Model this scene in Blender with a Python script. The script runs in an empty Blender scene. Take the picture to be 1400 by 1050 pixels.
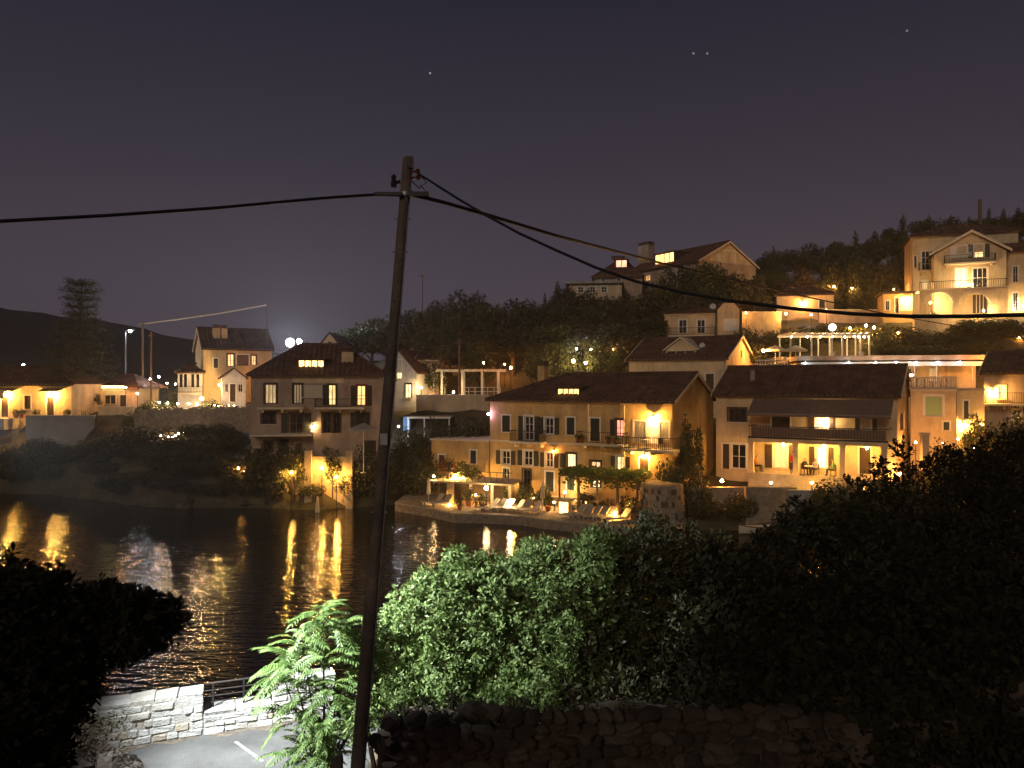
import bpy, bmesh, math, random
import numpy as np
from mathutils import Vector, Matrix

# ------------------------------------------------------------------ camera, sky, light
S = bpy.context.scene
C = S.collection
random.seed(11)
F, H = 1052.0, 11.0            # focal length in photo pixels, eye height above the water

cam = bpy.data.cameras.new('camera'); camo = bpy.data.objects.new('camera', cam); C.objects.link(camo)
camo.location = (0, 0, H); camo.rotation_euler = (math.pi/2, 0, 0)
cam.sensor_width = 36; cam.lens = F/1400*36; cam.clip_start = .05; cam.clip_end = 6000
S.camera = camo
S.view_settings.view_transform = 'Standard'; S.view_settings.look = 'None'
S.view_settings.exposure = .45; S.view_settings.gamma = 1; S.view_settings.use_curve_mapping = False
try:
    S.cycles.use_light_tree = True; S.cycles.max_bounces = 6; S.cycles.diffuse_bounces = 2; S.cycles.glossy_bounces = 3
    S.cycles.transmission_bounces = 2; S.cycles.caustics_reflective = False; S.cycles.caustics_refractive = False
    S.cycles.sample_clamp_indirect = 4
except Exception: pass

wd = bpy.data.worlds.new('World'); S.world = wd; wd.use_nodes = True
nt = wd.node_tree; nt.nodes.clear()
out = nt.nodes.new('ShaderNodeOutputWorld')
sky = nt.nodes.new('ShaderNodeTexSky'); sky.sky_type = 'NISHITA'; sky.sun_disc = False
sky.sun_elevation = math.radians(-8); sky.sun_rotation = math.radians(202)
b1 = nt.nodes.new('ShaderNodeBackground'); b1.inputs[1].default_value = .05; nt.links.new(sky.outputs[0], b1.inputs[0])
tc = nt.nodes.new('ShaderNodeTexCoord'); sp = nt.nodes.new('ShaderNodeSeparateXYZ'); nt.links.new(tc.outputs['Generated'], sp.inputs[0])
ramp = nt.nodes.new('ShaderNodeValToRGB'); nt.links.new(sp.outputs[2], ramp.inputs[0])
e = ramp.color_ramp.elements
e[0].position = 0; e[0].color = (.066, .053, .066, 1); e[1].position = 1; e[1].color = (.006, .007, .015, 1)
for p, c in ((.12, (.060, .048, .063, 1)), (.28, (.034, .029, .041, 1)), (.45, (.0175, .0165, .0285, 1))):
    q = ramp.color_ramp.elements.new(p); q.color = c
b2 = nt.nodes.new('ShaderNodeBackground'); b2.inputs[1].default_value = .80; nt.links.new(ramp.outputs[0], b2.inputs[0])
ad = nt.nodes.new('ShaderNodeAddShader'); nt.links.new(b1.outputs[0], ad.inputs[0]); nt.links.new(b2.outputs[0], ad.inputs[1])
last = ad
for (sx, sy, br) in ((588, 100, .22), (948, 73, .16), (967, 73, .14), (1240, 42, .12)):
    d = Vector(((sx-700)/F, 1, -(sy-525)/F)).normalized()
    dn = nt.nodes.new('ShaderNodeVectorMath'); dn.operation = 'DISTANCE'; dn.inputs[1].default_value = d
    nt.links.new(tc.outputs['Generated'], dn.inputs[0])
    lt = nt.nodes.new('ShaderNodeMath'); lt.operation = 'LESS_THAN'; lt.inputs[1].default_value = .0012
    nt.links.new(dn.outputs['Value'], lt.inputs[0])
    ml = nt.nodes.new('ShaderNodeMath'); ml.operation = 'MULTIPLY'; ml.inputs[1].default_value = br; nt.links.new(lt.outputs[0], ml.inputs[0])
    bs = nt.nodes.new('ShaderNodeBackground'); nt.links.new(ml.outputs[0], bs.inputs[1]); bs.inputs[0].default_value = (.9, .95, 1, 1)
    a2 = nt.nodes.new('ShaderNodeAddShader'); nt.links.new(last.outputs[0], a2.inputs[0]); nt.links.new(bs.outputs[0], a2.inputs[1]); last = a2
nt.links.new(last.outputs[0], out.inputs[0])

fill = bpy.data.lights.new('town_glow_fill', 'SUN'); fill.energy = .48; fill.angle = math.radians(15); fill.color = (1, .80, .62)  # added warm sun behind the camera, fills in the general town glow
fill_o = bpy.data.objects.new('town_glow_fill', fill); C.objects.link(fill_o); fill_o.rotation_euler = (math.radians(66), 0, math.radians(-22)); fill_o.location = (0, 0, 60)

# ------------------------------------------------------------------ materials
M = {}
def mat(name, col, rough=.8, var=.25, scale=2.0, bump=0.0, bscale=None, metal=0.0, spec=.3, col2=None, detail=5, streak=0):
    if name in M: return M[name]
    m = bpy.data.materials.new(name); m.use_nodes = True; t = m.node_tree; bs = t.nodes['Principled BSDF']
    bs.inputs['Roughness'].default_value = rough; bs.inputs['Metallic'].default_value = metal
    bs.inputs['Specular IOR Level'].default_value = spec
    co = t.nodes.new('ShaderNodeTexCoord'); n = t.nodes.new('ShaderNodeTexNoise')
    n.inputs['Scale'].default_value = scale; n.inputs['Detail'].default_value = detail; n.inputs['Roughness'].default_value = .65
    t.links.new(co.outputs['Object'], n.inputs['Vector'])
    r = t.nodes.new('ShaderNodeValToRGB'); t.links.new(n.outputs['Fac'], r.inputs[0])
    c2 = col2 or tuple(min(1, x*(1+var*.6)) for x in col)
    r.color_ramp.elements[0].position = .3; r.color_ramp.elements[1].position = .7
    r.color_ramp.elements[0].color = (*[x*(1-var) for x in col], 1); r.color_ramp.elements[1].color = (*c2, 1)
    t.links.new(r.outputs[0], bs.inputs['Base Color'])
    if streak:                                       # damp streaks and patched plaster
        mp = t.nodes.new('ShaderNodeMapping'); mp.inputs['Scale'].default_value = (.7, .7, .22); t.links.new(co.outputs['Object'], mp.inputs[0])
        n3 = t.nodes.new('ShaderNodeTexNoise'); n3.inputs['Scale'].default_value = 1.3; n3.inputs['Detail'].default_value = 6; n3.inputs['Roughness'].default_value = .7
        t.links.new(mp.outputs[0], n3.inputs['Vector'])
        r3 = t.nodes.new('ShaderNodeMapRange'); r3.inputs[1].default_value = .35; r3.inputs[2].default_value = .62; r3.inputs[3].default_value = 1-streak; r3.inputs[4].default_value = 1.05
        t.links.new(n3.outputs['Fac'], r3.inputs[0])
        mx = t.nodes.new('ShaderNodeMix'); mx.data_type = 'RGBA'; mx.blend_type = 'MULTIPLY'; mx.inputs[0].default_value = 1
        t.links.new(r.outputs[0], mx.inputs[6]); t.links.new(r3.outputs[0], mx.inputs[7]); t.links.new(mx.outputs[2], bs.inputs['Base Color'])
    if bump:
        n2 = t.nodes.new('ShaderNodeTexNoise'); n2.inputs['Scale'].default_value = bscale or scale*6; n2.inputs['Detail'].default_value = 4
        t.links.new(co.outputs['Object'], n2.inputs['Vector'])
        bp = t.nodes.new('ShaderNodeBump'); bp.inputs['Strength'].default_value = bump; bp.inputs['Distance'].default_value = .05
        t.links.new(n2.outputs['Fac'], bp.inputs['Height']); t.links.new(bp.outputs[0], bs.inputs['Normal'])
    M[name] = m; return m

def leafmat(name, a, b, trans=.0, rough=.55, spec=.25):
    if name in M: return M[name]
    m = bpy.data.materials.new(name); m.use_nodes = True; t = m.node_tree; bs = t.nodes['Principled BSDF']
    bs.inputs['Roughness'].default_value = rough; bs.inputs['Specular IOR Level'].default_value = spec
    g = t.nodes.new('ShaderNodeNewGeometry'); r = t.nodes.new('ShaderNodeValToRGB')
    t.links.new(g.outputs['Random Per Island'], r.inputs[0])
    r.color_ramp.elements[0].color = (*a, 1); r.color_ramp.elements[1].color = (*b, 1)
    t.links.new(r.outputs[0], bs.inputs['Base Color'])
    if trans:
        tr = t.nodes.new('ShaderNodeBsdfTranslucent'); t.links.new(r.outputs[0], tr.inputs[0])
        mx = t.nodes.new('ShaderNodeMixShader'); mx.inputs[0].default_value = trans
        t.links.new(bs.outputs[0], mx.inputs[1]); t.links.new(tr.outputs[0], mx.inputs[2])
        t.links.new(mx.outputs[0], t.nodes['Material Output'].inputs[0])
    M[name] = m; return m

def emit(col, strength, sample=True, curtain=False):
    key = ('E', tuple(round(c, 3) for c in col), round(strength, 2), sample, curtain)
    if key in M: return M[key]
    m = bpy.data.materials.new('glow'); m.use_nodes = True; t = m.node_tree
    bs = t.nodes['Principled BSDF']; bs.inputs['Base Color'].default_value = (.6, .55, .45, 1); bs.inputs['Roughness'].default_value = .4
    bs.inputs['Emission Color'].default_value = (*col, 1); bs.inputs['Emission Strength'].default_value = strength
    if curtain:
        co = t.nodes.new('ShaderNodeTexCoord'); n = t.nodes.new('ShaderNodeTexNoise'); mp = t.nodes.new('ShaderNodeMapping')
        mp.inputs['Scale'].default_value = (5, 5, .9); t.links.new(co.outputs['Object'], mp.inputs[0]); t.links.new(mp.outputs[0], n.inputs['Vector'])
        n.inputs['Scale'].default_value = 1.0; n.inputs['Detail'].default_value = 3
        r = t.nodes.new('ShaderNodeMapRange'); r.inputs[1].default_value = .25; r.inputs[2].default_value = .75
        r.inputs[3].default_value = strength*.3; r.inputs[4].default_value = strength*1.5
        t.links.new(n.outputs['Fac'], r.inputs[0]); t.links.new(r.outputs[0], bs.inputs['Emission Strength'])
    try: m.cycles.emission_sampling = 'FRONT' if sample else 'NONE'
    except Exception: pass
    M[key] = m; return m

WARM = (1, .41, .095); YEL = (1, .50, .10); WHITE = (.86, .93, 1); CREAM = (1, .65, .28); AMB = (1, .36, .07)
M_YEL = mat('ochre plaster', (.56, .37, .155), .85, .28, .7, .25, 20, streak=.3)
M_CREAM = mat('cream plaster', (.60, .465, .29), .85, .22, .7, .25, 20, streak=.28)
M_BROWN = mat('brown plaster', (.42, .31, .235), .85, .3, .6, .25, 20, streak=.3)
M_WHITE = mat('white plaster', (.58, .56, .52), .8, .2, .8, .2, 20, streak=.35)
M_GREY = mat('grey render', (.30, .28, .27), .85, .3, .5, .3, 15)
M_TRIM = mat('pale stone trim', (.58, .50, .38), .75, .15, 3)
M_WOODW = mat('white painted wood', (.66, .63, .57), .5, .08, 4)
M_SHUT = mat('dark green shutter paint', (.030, .034, .026), .55, .3, 4)
M_SHUTB = mat('brown shutter paint', (.060, .036, .022), .55, .3, 4)
M_TILE = mat('clay roof tiles', (.095, .046, .034), .85, .55, 1.1, .4, 14, col2=(.15, .08, .055))
M_GLASS = mat('dark window glass', (.018, .018, .02), .12, .3, 2, spec=.6)
M_IRON = mat('dark iron', (.025, .022, .02), .5, .3, 8, metal=.4)
M_STEEL = mat('galvanised steel', (.30, .30, .30), .45, .2, 6, metal=.6)
M_CONC = mat('concrete', (.34, .31, .27), .9, .3, 1.2, .35, 12)
M_QUAY = mat('quay paving', (.36, .29, .21), .85, .35, 1.5, .35, 10)
M_STONE = mat('rubble stone', (.27, .215, .155), .9, .45, 2.5, .6, 9)
M_WSTONE = [mat('limestone %s' % k, c, .85, .3, 5, .5, 22) for k, c in (('white', (.37, .36, .34)), ('grey', (.31, .30, .285)), ('cream', (.345, .325, .285)), ('ochre', (.30, .26, .20)))]
M_MORTAR = mat('lime mortar', (.30, .285, .26), .95, .25, 8, .4, 30)
M_RSTONE = [mat('brown rubble %s' % k, c, .95, .45, 6, .8, 18) for k, c in (('dark', (.048, .036, .027)), ('mid', (.07, .052, .038)), ('light', (.10, .078, .058)), ('red', (.075, .048, .032)))]
M_EARTH = mat('dry earth', (.085, .062, .042), .95, .5, .6, .6, 5)
M_DARKROCK = mat('shore rock', (.085, .070, .058), .9, .5, .8, .8, 4)
M_BARK = mat('bark', (.075, .052, .036), .95, .4, 5, .7, 20)
M_POLE = mat('creosoted timber', (.13, .098, .078), .85, .5, 3, .6, 30, streak=.5)
M_RUBBER = mat('black cable sheath', (.012, .012, .013), .5, .2, 10)
M_CLOTH = mat('cream canvas', (.60, .53, .40), .9, .12, 4)
M_AWN = mat('brown awning canvas', (.16, .105, .085), .9, .2, 3)
M_WAWN = mat('white awning canvas', (.68, .70, .72), .85, .08, 3)
M_WOOD = mat('weathered wood', (.17, .105, .06), .8, .35, 4, .3, 20)
M_TERRA = mat('terracotta', (.30, .12, .06), .85, .2, 5)
M_DISH = mat('dish grey white', (.62, .60, .56), .5, .08, 5)
M_SKIN = mat('skin', (.45, .26, .18), .6, .05, 5)
M_HAIR = mat('dark hair', (.03, .02, .015), .6, .2, 10)
L_DARK = leafmat('dark evergreen leaves', (.030, .036, .016), (.075, .072, .030), .1)
L_MID = leafmat('olive green leaves', (.040, .052, .018), (.095, .095, .035), .15)
L_OLD = leafmat('brownish leaves', (.045, .040, .018), (.10, .082, .038), .12)
L_VINE = leafmat('vine leaves', (.06, .10, .02), (.15, .18, .04), .25)
L_SHRUB = leafmat('glossy shrub leaves', (.07, .115, .032), (.21, .28, .09), .22, .5)
L_ALT = leafmat('pinnate tree leaves', (.055, .105, .024), (.15, .215, .06), .25, .5)
L_NIGHT = leafmat('scrub leaves darkened for shade', (.012, .013, .008), (.026, .025, .014), 0, 1.0, 0.0)  # leaf colour darkened below live foliage, stands in for lack of light
L_RED = leafmat('bougainvillea leaves', (.16, .03, .02), (.10, .08, .02), .2)

# ------------------------------------------------------------------ builders
def W(px, py, D): return Vector(((px-700)/F*D, D, H-(py-525)/F*D))
def G(px, py, z):                                     # pixel on a level z
    return W(px, py, (H-z)*F/(py-525))

def tag(o, label=None, cat=None, group=None, kind=None):
    if label: o['label'] = label
    if cat: o['category'] = cat
    if group: o['group'] = group
    if kind: o['kind'] = kind
    return o
def empty(name, loc=(0, 0, 0), rz=0, parent=None):
    o = bpy.data.objects.new(name, None); C.objects.link(o); o.location = loc; o.rotation_euler = (0, 0, rz); o.empty_display_size = .3
    if parent: o.parent = parent
    return o
def thing(name, label, cat, loc=(0, 0, 0), rz=0, group=None):
    return tag(empty(name, loc, rz), label, cat, group)
def link(name, me, parent=None, loc=None):
    o = bpy.data.objects.new(name, me); C.objects.link(o)
    if parent: o.parent = parent
    if loc is not None: o.location = loc
    return o
def copy_tree(o, parent=None):
    c = o.copy(); C.objects.link(c); c.parent = parent
    for ch in o.children: copy_tree(ch, c)
    return c

class MB:
    def __init__(s): s.v = []; s.f = []
    def add(s, v, f):
        n = len(s.v); s.v += [tuple(x) for x in v]; s.f += [tuple(i+n for i in q) for q in f]; return s
    def box(s, x0, y0, z0, x1, y1, z1):
        return s.add([(x0,y0,z0),(x1,y0,z0),(x1,y1,z0),(x0,y1,z0),(x0,y0,z1),(x1,y0,z1),(x1,y1,z1),(x0,y1,z1)],
                     [(0,3,2,1),(4,5,6,7),(0,1,5,4),(1,2,6,5),(2,3,7,6),(3,0,4,7)])
    def quad(s, a, b, c, d): return s.add([a, b, c, d], [(0, 1, 2, 3)])
    def prism(s, pts, y0, y1):                       # pts in xz, extruded along y
        n = len(pts)
        v = [(x, y0, z) for x, z in pts]+[(x, y1, z) for x, z in pts]
        return s.add(v, [tuple(range(n)), tuple(range(2*n-1, n-1, -1))]+[(i, i+n, (i+1) % n+n, (i+1) % n) for i in range(n)])
    def slab(s, pts, z0, z1):                        # pts in xy
        n = len(pts); v = [(x, y, z0) for x, y in pts]+[(x, y, z1) for x, y in pts]
        return s.add(v, [tuple(range(n-1, -1, -1)), tuple(range(n, 2*n))]+[(i, (i+1) % n, (i+1) % n+n, i+n) for i in range(n)])
    def tube(s, pts, r, n=6, cap=True):
        pts = [Vector(p) for p in pts]; rs = r if isinstance(r, (list, tuple)) else [r]*len(pts)
        v = []
        for i, p in enumerate(pts):
            d = (pts[min(i+1, len(pts)-1)]-pts[max(i-1, 0)]).normalized()
            a = d.cross(Vector((0, 0, 1)) if abs(d.z) < .95 else Vector((1, 0, 0))).normalized(); b = d.cross(a)
            v += [p+(a*math.cos(2*math.pi*k/n)+b*math.sin(2*math.pi*k/n))*rs[i] for k in range(n)]
        f = [(i*n+k, i*n+(k+1) % n, (i+1)*n+(k+1) % n, (i+1)*n+k) for i in range(len(pts)-1) for k in range(n)]
        if cap: f += [tuple(range(n-1, -1, -1)), tuple(range(len(v)-n, len(v)))]
        return s.add(v, f)
    def lathe(s, prof, n=10, c=(0, 0, 0)):           # prof (r,z)
        v = [(c[0]+r*math.cos(2*math.pi*k/n), c[1]+r*math.sin(2*math.pi*k/n), c[2]+z) for r, z in prof for k in range(n)]
        f = [(i*n+k, i*n+(k+1) % n, (i+1)*n+(k+1) % n, (i+1)*n+k) for i in range(len(prof)-1) for k in range(n)]
        f += [tuple(range(n-1, -1, -1)), tuple(range(len(v)-n, len(v)))]
        return s.add(v, f)
    def ball(s, c, r, sq=1.0, n=8):
        return s.lathe([(r*math.sin(math.pi*(k+.15)/(6.3)), -r*sq*math.cos(math.pi*(k+.15)/6.3)) for k in range(7)], n, c)
    def mesh(s, name, m, smooth=False):
        me = bpy.data.meshes.new(name); me.from_pydata(s.v, [], s.f); me.update()
        if m: me.materials.append(m)
        if smooth: me.polygons.foreach_set('use_smooth', [True]*len(me.polygons))
        return me
    def build(s, name, m, parent=None, smooth=False, loc=None):
        return link(name, s.mesh(name, m, smooth), parent, loc)

def npmesh(name, V, Q, m, smooth=False):
    me = bpy.data.meshes.new(name); n = len(Q); k = Q.shape[1]
    me.vertices.add(len(V)); me.vertices.foreach_set('co', V.astype(np.float32).ravel())
    me.loops.add(n*k); me.loops.foreach_set('vertex_index', Q.astype(np.int32).ravel())
    me.polygons.add(n); me.polygons.foreach_set('loop_start', np.arange(0, n*k, k, dtype=np.int32))
    me.update(calc_edges=True); me.validate()
    if smooth: me.polygons.foreach_set('use_smooth', [True]*n)
    if m: me.materials.append(m)
    return me

rng = np.random.default_rng(5)
def unit(n):
    d = rng.normal(size=(n, 3)); return d/np.linalg.norm(d, axis=1, keepdims=True)
def leaves(name, P, N, size, m, aspect=.5, jit=.6):
    """one rhombic folded leaf (2 tris) at each P, its plane turned about N"""
    n = len(P); N = N+rng.normal(size=(n, 3))*jit; N /= np.linalg.norm(N, axis=1, keepdims=True)
    T = np.cross(N, rng.normal(size=(n, 3))); T /= np.linalg.norm(T, axis=1, keepdims=True)+1e-9
    B = np.cross(N, T); s = size*(.65+.7*rng.random((n, 1)))
    V = np.stack([P-T*s*.5, P+B*s*aspect*.5+N*s*.08, P+T*s*.5, P-B*s*aspect*.5+N*s*.08], 1).reshape(-1, 3)
    Q = np.arange(4*n).reshape(n, 4)
    return npmesh(name, V, Q, m)
def shellpts(lumps, n, lo=.55):
    L = np.array(lumps, float); w = (L[:, 3]*L[:, 4]+L[:, 3]*L[:, 5]+L[:, 4]*L[:, 5]); idx = rng.choice(len(L), n, p=w/w.sum())
    d = unit(n); r = (lo+(1.08-lo)*rng.random((n, 1))**.6)
    # bumpy outline
    r *= 1+.10*np.sin(d[:, :1]*7+idx[:, None])*np.cos(d[:, 2:3]*9+d[:, 1:2]*6)
    return L[idx, :3]+d*r*L[idx, 3:], d
def rosettes(name, lumps, n, k, size, m, lo=.6, aspect=.4, tilt=.9, clumpr=.35):
    P, d = shellpts(lumps, n, lo)
    P = np.repeat(P, k, 0); d = np.repeat(d, k, 0)
    rad = unit(len(P)); D = d*.6+rad*tilt; D /= np.linalg.norm(D, axis=1, keepdims=True)
    N = np.cross(D, np.cross(d, D)); N /= np.linalg.norm(N, axis=1, keepdims=True)+1e-9
    B = np.cross(N, D); s = size*(.6+.8*rng.random((len(P), 1)))
    P0 = P+rng.normal(size=P.shape)*size*clumpr
    V = np.stack([P0, P0+D*s*.55+B*s*aspect*.5, P0+D*s, P0+D*s*.55-B*s*aspect*.5], 1).reshape(-1, 3)
    return npmesh(name, V, np.arange(len(V)).reshape(-1, 4), m)
# ------------------------------------------------------------------ terrain, water, hills
CTRL = []
for px, D, z in ((-500, 84, 4.6), (-200, 84, 4.8), (0, 80, 4.6), (60, 84, 7.4), (0, 88, 7.4), (-200, 92, 7.6), (100, 76, 4.2), (130, 88, 7.6), (160, 92, 8.0),
                 (35, 79.3, 3.4), (80, 79.3, 3.4), (125, 79.3, 3.6), (50, 81.8, 4.4), (90, 81.8, 4.4), (200, 76, 4.0), (250, 80, 5.6), (200, 92, 8.3), (300, 93, 8.6), (360, 96, 8.6), (300, 81, 6.0), (100, 115, 9), (300, 130, 12), (-300, 130, 9), (-100, 180, 12),
                 (350, 70, 2.8), (430, 67.5, 2.6), (510, 68, 2.6), (430, 80, 4.0), (400, 88, 7.5), (470, 92, 9), (470, 110, 13), (560, 84, 8.0), (600, 84, 8.2), (680, 84, 8.3), (760, 86, 8.6),
                 (560, 72, 2.6), (600, 100, 13.5), (680, 98, 13), (720, 110, 17), (640, 130, 20), (800, 98, 13.5), (840, 108, 20), (800, 125, 23), (590, 71, 1.0), (650, 69, .9), (780, 66, .9), (900, 61, .9), (860, 75, 4.5), (960, 70, 4.0),
                 (900, 84, 7.5), (980, 82, 7.5), (940, 98, 14.0), (1010, 96, 14.5), (930, 108, 21.5), (1000, 112, 23.5), (980, 130, 26), (1060, 104, 19.5), (1100, 106, 20.0), (1160, 103, 19),
                 (1080, 135, 27), (1180, 140, 31), (1260, 140, 33), (1400, 140, 35), (1600, 140, 36), (1230, 98, 18.8), (1330, 96, 19.4), (1330, 88, 17.2), (1420, 92, 19.4), (1600, 95, 20),
                 (1060, 86, 13.4), (1140, 85, 13.8), (1230, 86, 14.2), (1300, 84, 14.0), (1100, 79, 10.0), (1200, 78, 10.5), (1300, 77, 10.2), (1400, 76, 10.0),
                 (980, 67, 2.8), (1100, 63, 2.6), (1210, 60, 2.6), (1260, 62, 3.4), (1280, 68, 5.8), (1350, 68, 6.2), (1400, 62, 4.2), (1500, 60, 5), (1000, 60, 1.2), (1100, 57, 1.2), (1200, 54, 1.4), (1350, 48, 2.5), (1500, 45, 4)):
    CTRL.append(((px-700)/F*D, D, z))
CT = np.array(CTRL)
SHORE = [(-300, 90), (-150, 86)]
for px, py in ((-60, 673), (60, 675), (130, 682), (200, 692), (330, 694), (430, 697), (520, 692), (560, 687), (600, 690), (700, 702), (800, 716), (870, 724), (930, 727), (1000, 726), (1080, 728), (1160, 742)):
    p = G(px, py, 0); SHORE.append((p.x, p.y))
SHORE += [(29, 44), (31, 40), (24, 31), (16, 24.5), (9, 20), (3, 17.6), (-2, 16.6), (-30, 13.5), (-120, 5), (-300, 0)]
SH = np.array(SHORE)
def shoredist(X, Y):
    """signed distance to the waterline, positive on land"""
    d = np.full(X.shape, 1e9); inside = np.zeros(X.shape, bool); n = len(SH)
    for i in range(n):
        a = SH[i]; b = SH[(i+1) % n]; ab = b-a
        t = np.clip(((X-a[0])*ab[0]+(Y-a[1])*ab[1])/(ab@ab), 0, 1)
        d = np.minimum(d, np.hypot(X-a[0]-t*ab[0], Y-a[1]-t*ab[1]))
        c = ((a[1] > Y) != (b[1] > Y)); xx = a[0]+(Y-a[1])*ab[0]/(ab[1] if ab[1] else 1e-9)
        inside ^= c & (X < xx)
    return np.where(inside, -d, d)
def land(X, Y):
    w = np.zeros(X.shape); s = np.zeros(X.shape)
    for x, y, z in CTRL:
        k = 1/((X-x)**2+(Y-y)**2+1.5)**1.7; w += k; s += k*z
    return s/w
def farz(X, Y):
    X = np.asarray(X, float); Y = np.asarray(Y, float)
    d = shoredist(X, Y); r = np.clip((d+.4)/2.2, 0, 1); r = r*r*(3-2*r)
    bump = .22*np.sin(X*.9+Y*.5)*np.cos(Y*1.1-X*.4)+.12*np.sin(X*2.3)*np.sin(Y*2.1)
    z = land(X, Y)+bump*np.clip(d/4, 0, 1)
    return np.where(d > -.4, -.5+r*(z+.5), -.5-np.minimum(3, -d*.4))
def gz(x, y): return float(farz(np.array([x]), np.array([y]))[0])
def nearz(X, Y):
    X = np.asarray(X, float); Y = np.asarray(Y, float)
    d = shoredist(X, Y)
    wy = 9.95+.06*(X+1.7)                                       # line of the rubble wall
    bank = 6.45-np.clip(Y-wy-.5, 0, 99)*.30+np.clip(X-4, 0, 40)*.05
    bank = bank+.12*np.sin(X*2.1+Y)*np.cos(Y*1.7)
    onbank = np.clip((X+2.2)/.5, 0, 1)*np.clip((Y-wy)/.35, 0, 1)
    z = 4.4+onbank*(bank-4.4)
    left = np.clip((-6.4-X)/2, 0, 1)*np.clip((13.2-Y)/1.2, 0, 1)*np.clip((Y-9)/1.5, 0, 1); z = z+left*.5
    cut = np.clip((15.3+.39*np.minimum(X+4.4, 2)-Y)/.5, 0, 1); cut = np.where(X > -2.2, 1, cut)
    edge = np.clip((d+.2)/1.6, 0, 1)
    z = np.where(X > -2.2, z*edge-.6*(1-edge), z*cut-1.5*(1-cut))
    return z
def sheet(name, x0, x1, y0, y1, st, fn, m):
    xs = np.arange(x0, x1+.01, st); ys = np.arange(y0, y1+.01, st); X, Y = np.meshgrid(xs, ys); Z = fn(X, Y)
    V = np.stack([X, Y, Z], -1).reshape(-1, 3); nx = len(xs); i = (np.arange(len(ys)-1)[:, None]*nx+np.arange(nx-1)).ravel()
    return tag(link(name, npmesh(name, V, np.stack([i, i+1, i+nx+1, i+nx], 1), m, True)), kind='structure')
M_SLOPE = mat('scrubby slope', (.060, .050, .030), .95, .5, .35, .8, 3, col2=(.10, .085, .05))
sheet('hillside_ground', -170, 170, 34, 230, 1.7, farz, M_SLOPE)
sheet('near_ground', -40, 34, -8, 44, .5, lambda X, Y: np.where((Y > 36) | ((X > 24) & (Y > 30)), np.minimum(nearz(X, Y), .8), nearz(X, Y))-.0, M_EARTH)

# water: a wide sheet with rippled reflections
m = bpy.data.materials.new('night sea'); m.use_nodes = True; t = m.node_tree; bs = t.nodes['Principled BSDF']
bs.inputs['Base Color'].default_value = (.004, .005, .006, 1); bs.inputs['Roughness'].default_value = .045; bs.inputs['IOR'].default_value = 1.333
bs.inputs['Specular IOR Level'].default_value = .5
co = t.nodes.new('ShaderNodeTexCoord')
prev = None
for sc, st, (ax, ay), dist in ((1.7, .65, (.40, 1.5), .11), (4.5, .75, (.5, 1.4), .035)):
    mp = t.nodes.new('ShaderNodeMapping'); mp.inputs['Scale'].default_value = (ax, ay, 1); mp.inputs['Rotation'].default_value = (0, 0, .12*sc)
    t.links.new(co.outputs['Object'], mp.inputs[0])
    n = t.nodes.new('ShaderNodeTexNoise'); n.inputs['Scale'].default_value = sc; n.inputs['Detail'].default_value = 2.5; n.inputs['Roughness'].default_value = .5
    t.links.new(mp.outputs[0], n.inputs['Vector'])
    bp = t.nodes.new('ShaderNodeBump'); bp.inputs['Strength'].default_value = st; bp.inputs['Distance'].default_value = dist
    t.links.new(n.outputs['Fac'], bp.inputs['Height'])
    if prev: t.links.new(prev.outputs[0], bp.inputs['Normal'])
    prev = bp
t.links.new(prev.outputs[0], bs.inputs['Normal'])
M['sea'] = m
tag(MB().quad((-430, -60, 0), (430, -60, 0), (430, 470, 0), (-430, 470, 0)).build('sea', m), kind='structure')

# far dark hills across the bay
def hills(name, D, prof, back, m):
    xs = np.linspace(prof[0][0], prof[-1][0], 60); ys = np.interp(xs, [p[0] for p in prof], [p[1] for p in prof])
    mb = MB(); rows = []
    for k, (dd, hh) in enumerate(((-.35, 0), (-.2, .45), (-.08, .85), (0, 1), (.15, .9), (.4, 0))):
        rows.append([((x-700)/F*D*(1+dd*.3), D*(1+dd), max(-2, (H-(y-525+1.6*math.sin(x*.09)+1.0*math.sin(x*.23+1))/F*D)*hh-2*(1-hh))) for x, y in zip(xs, ys)])
    n = len(xs); mb.v = [p for r in rows for p in r]
    mb.f = [(j*n+i, j*n+i+1, (j+1)*n+i+1, (j+1)*n+i) for j in range(5) for i in range(n-1)]
    return tag(mb.build(name, m, smooth=True), kind='structure')
M_HILL = mat('far wooded hill', (.030, .026, .022), 1, .4, .02, 0)
hills('far_hills', 400, ((-480, 430), (-300, 424), (-40, 416), (60, 428), (150, 440), (220, 455), (300, 474), (420, 486), (600, 498), (900, 505)), 0, M_HILL)

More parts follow.
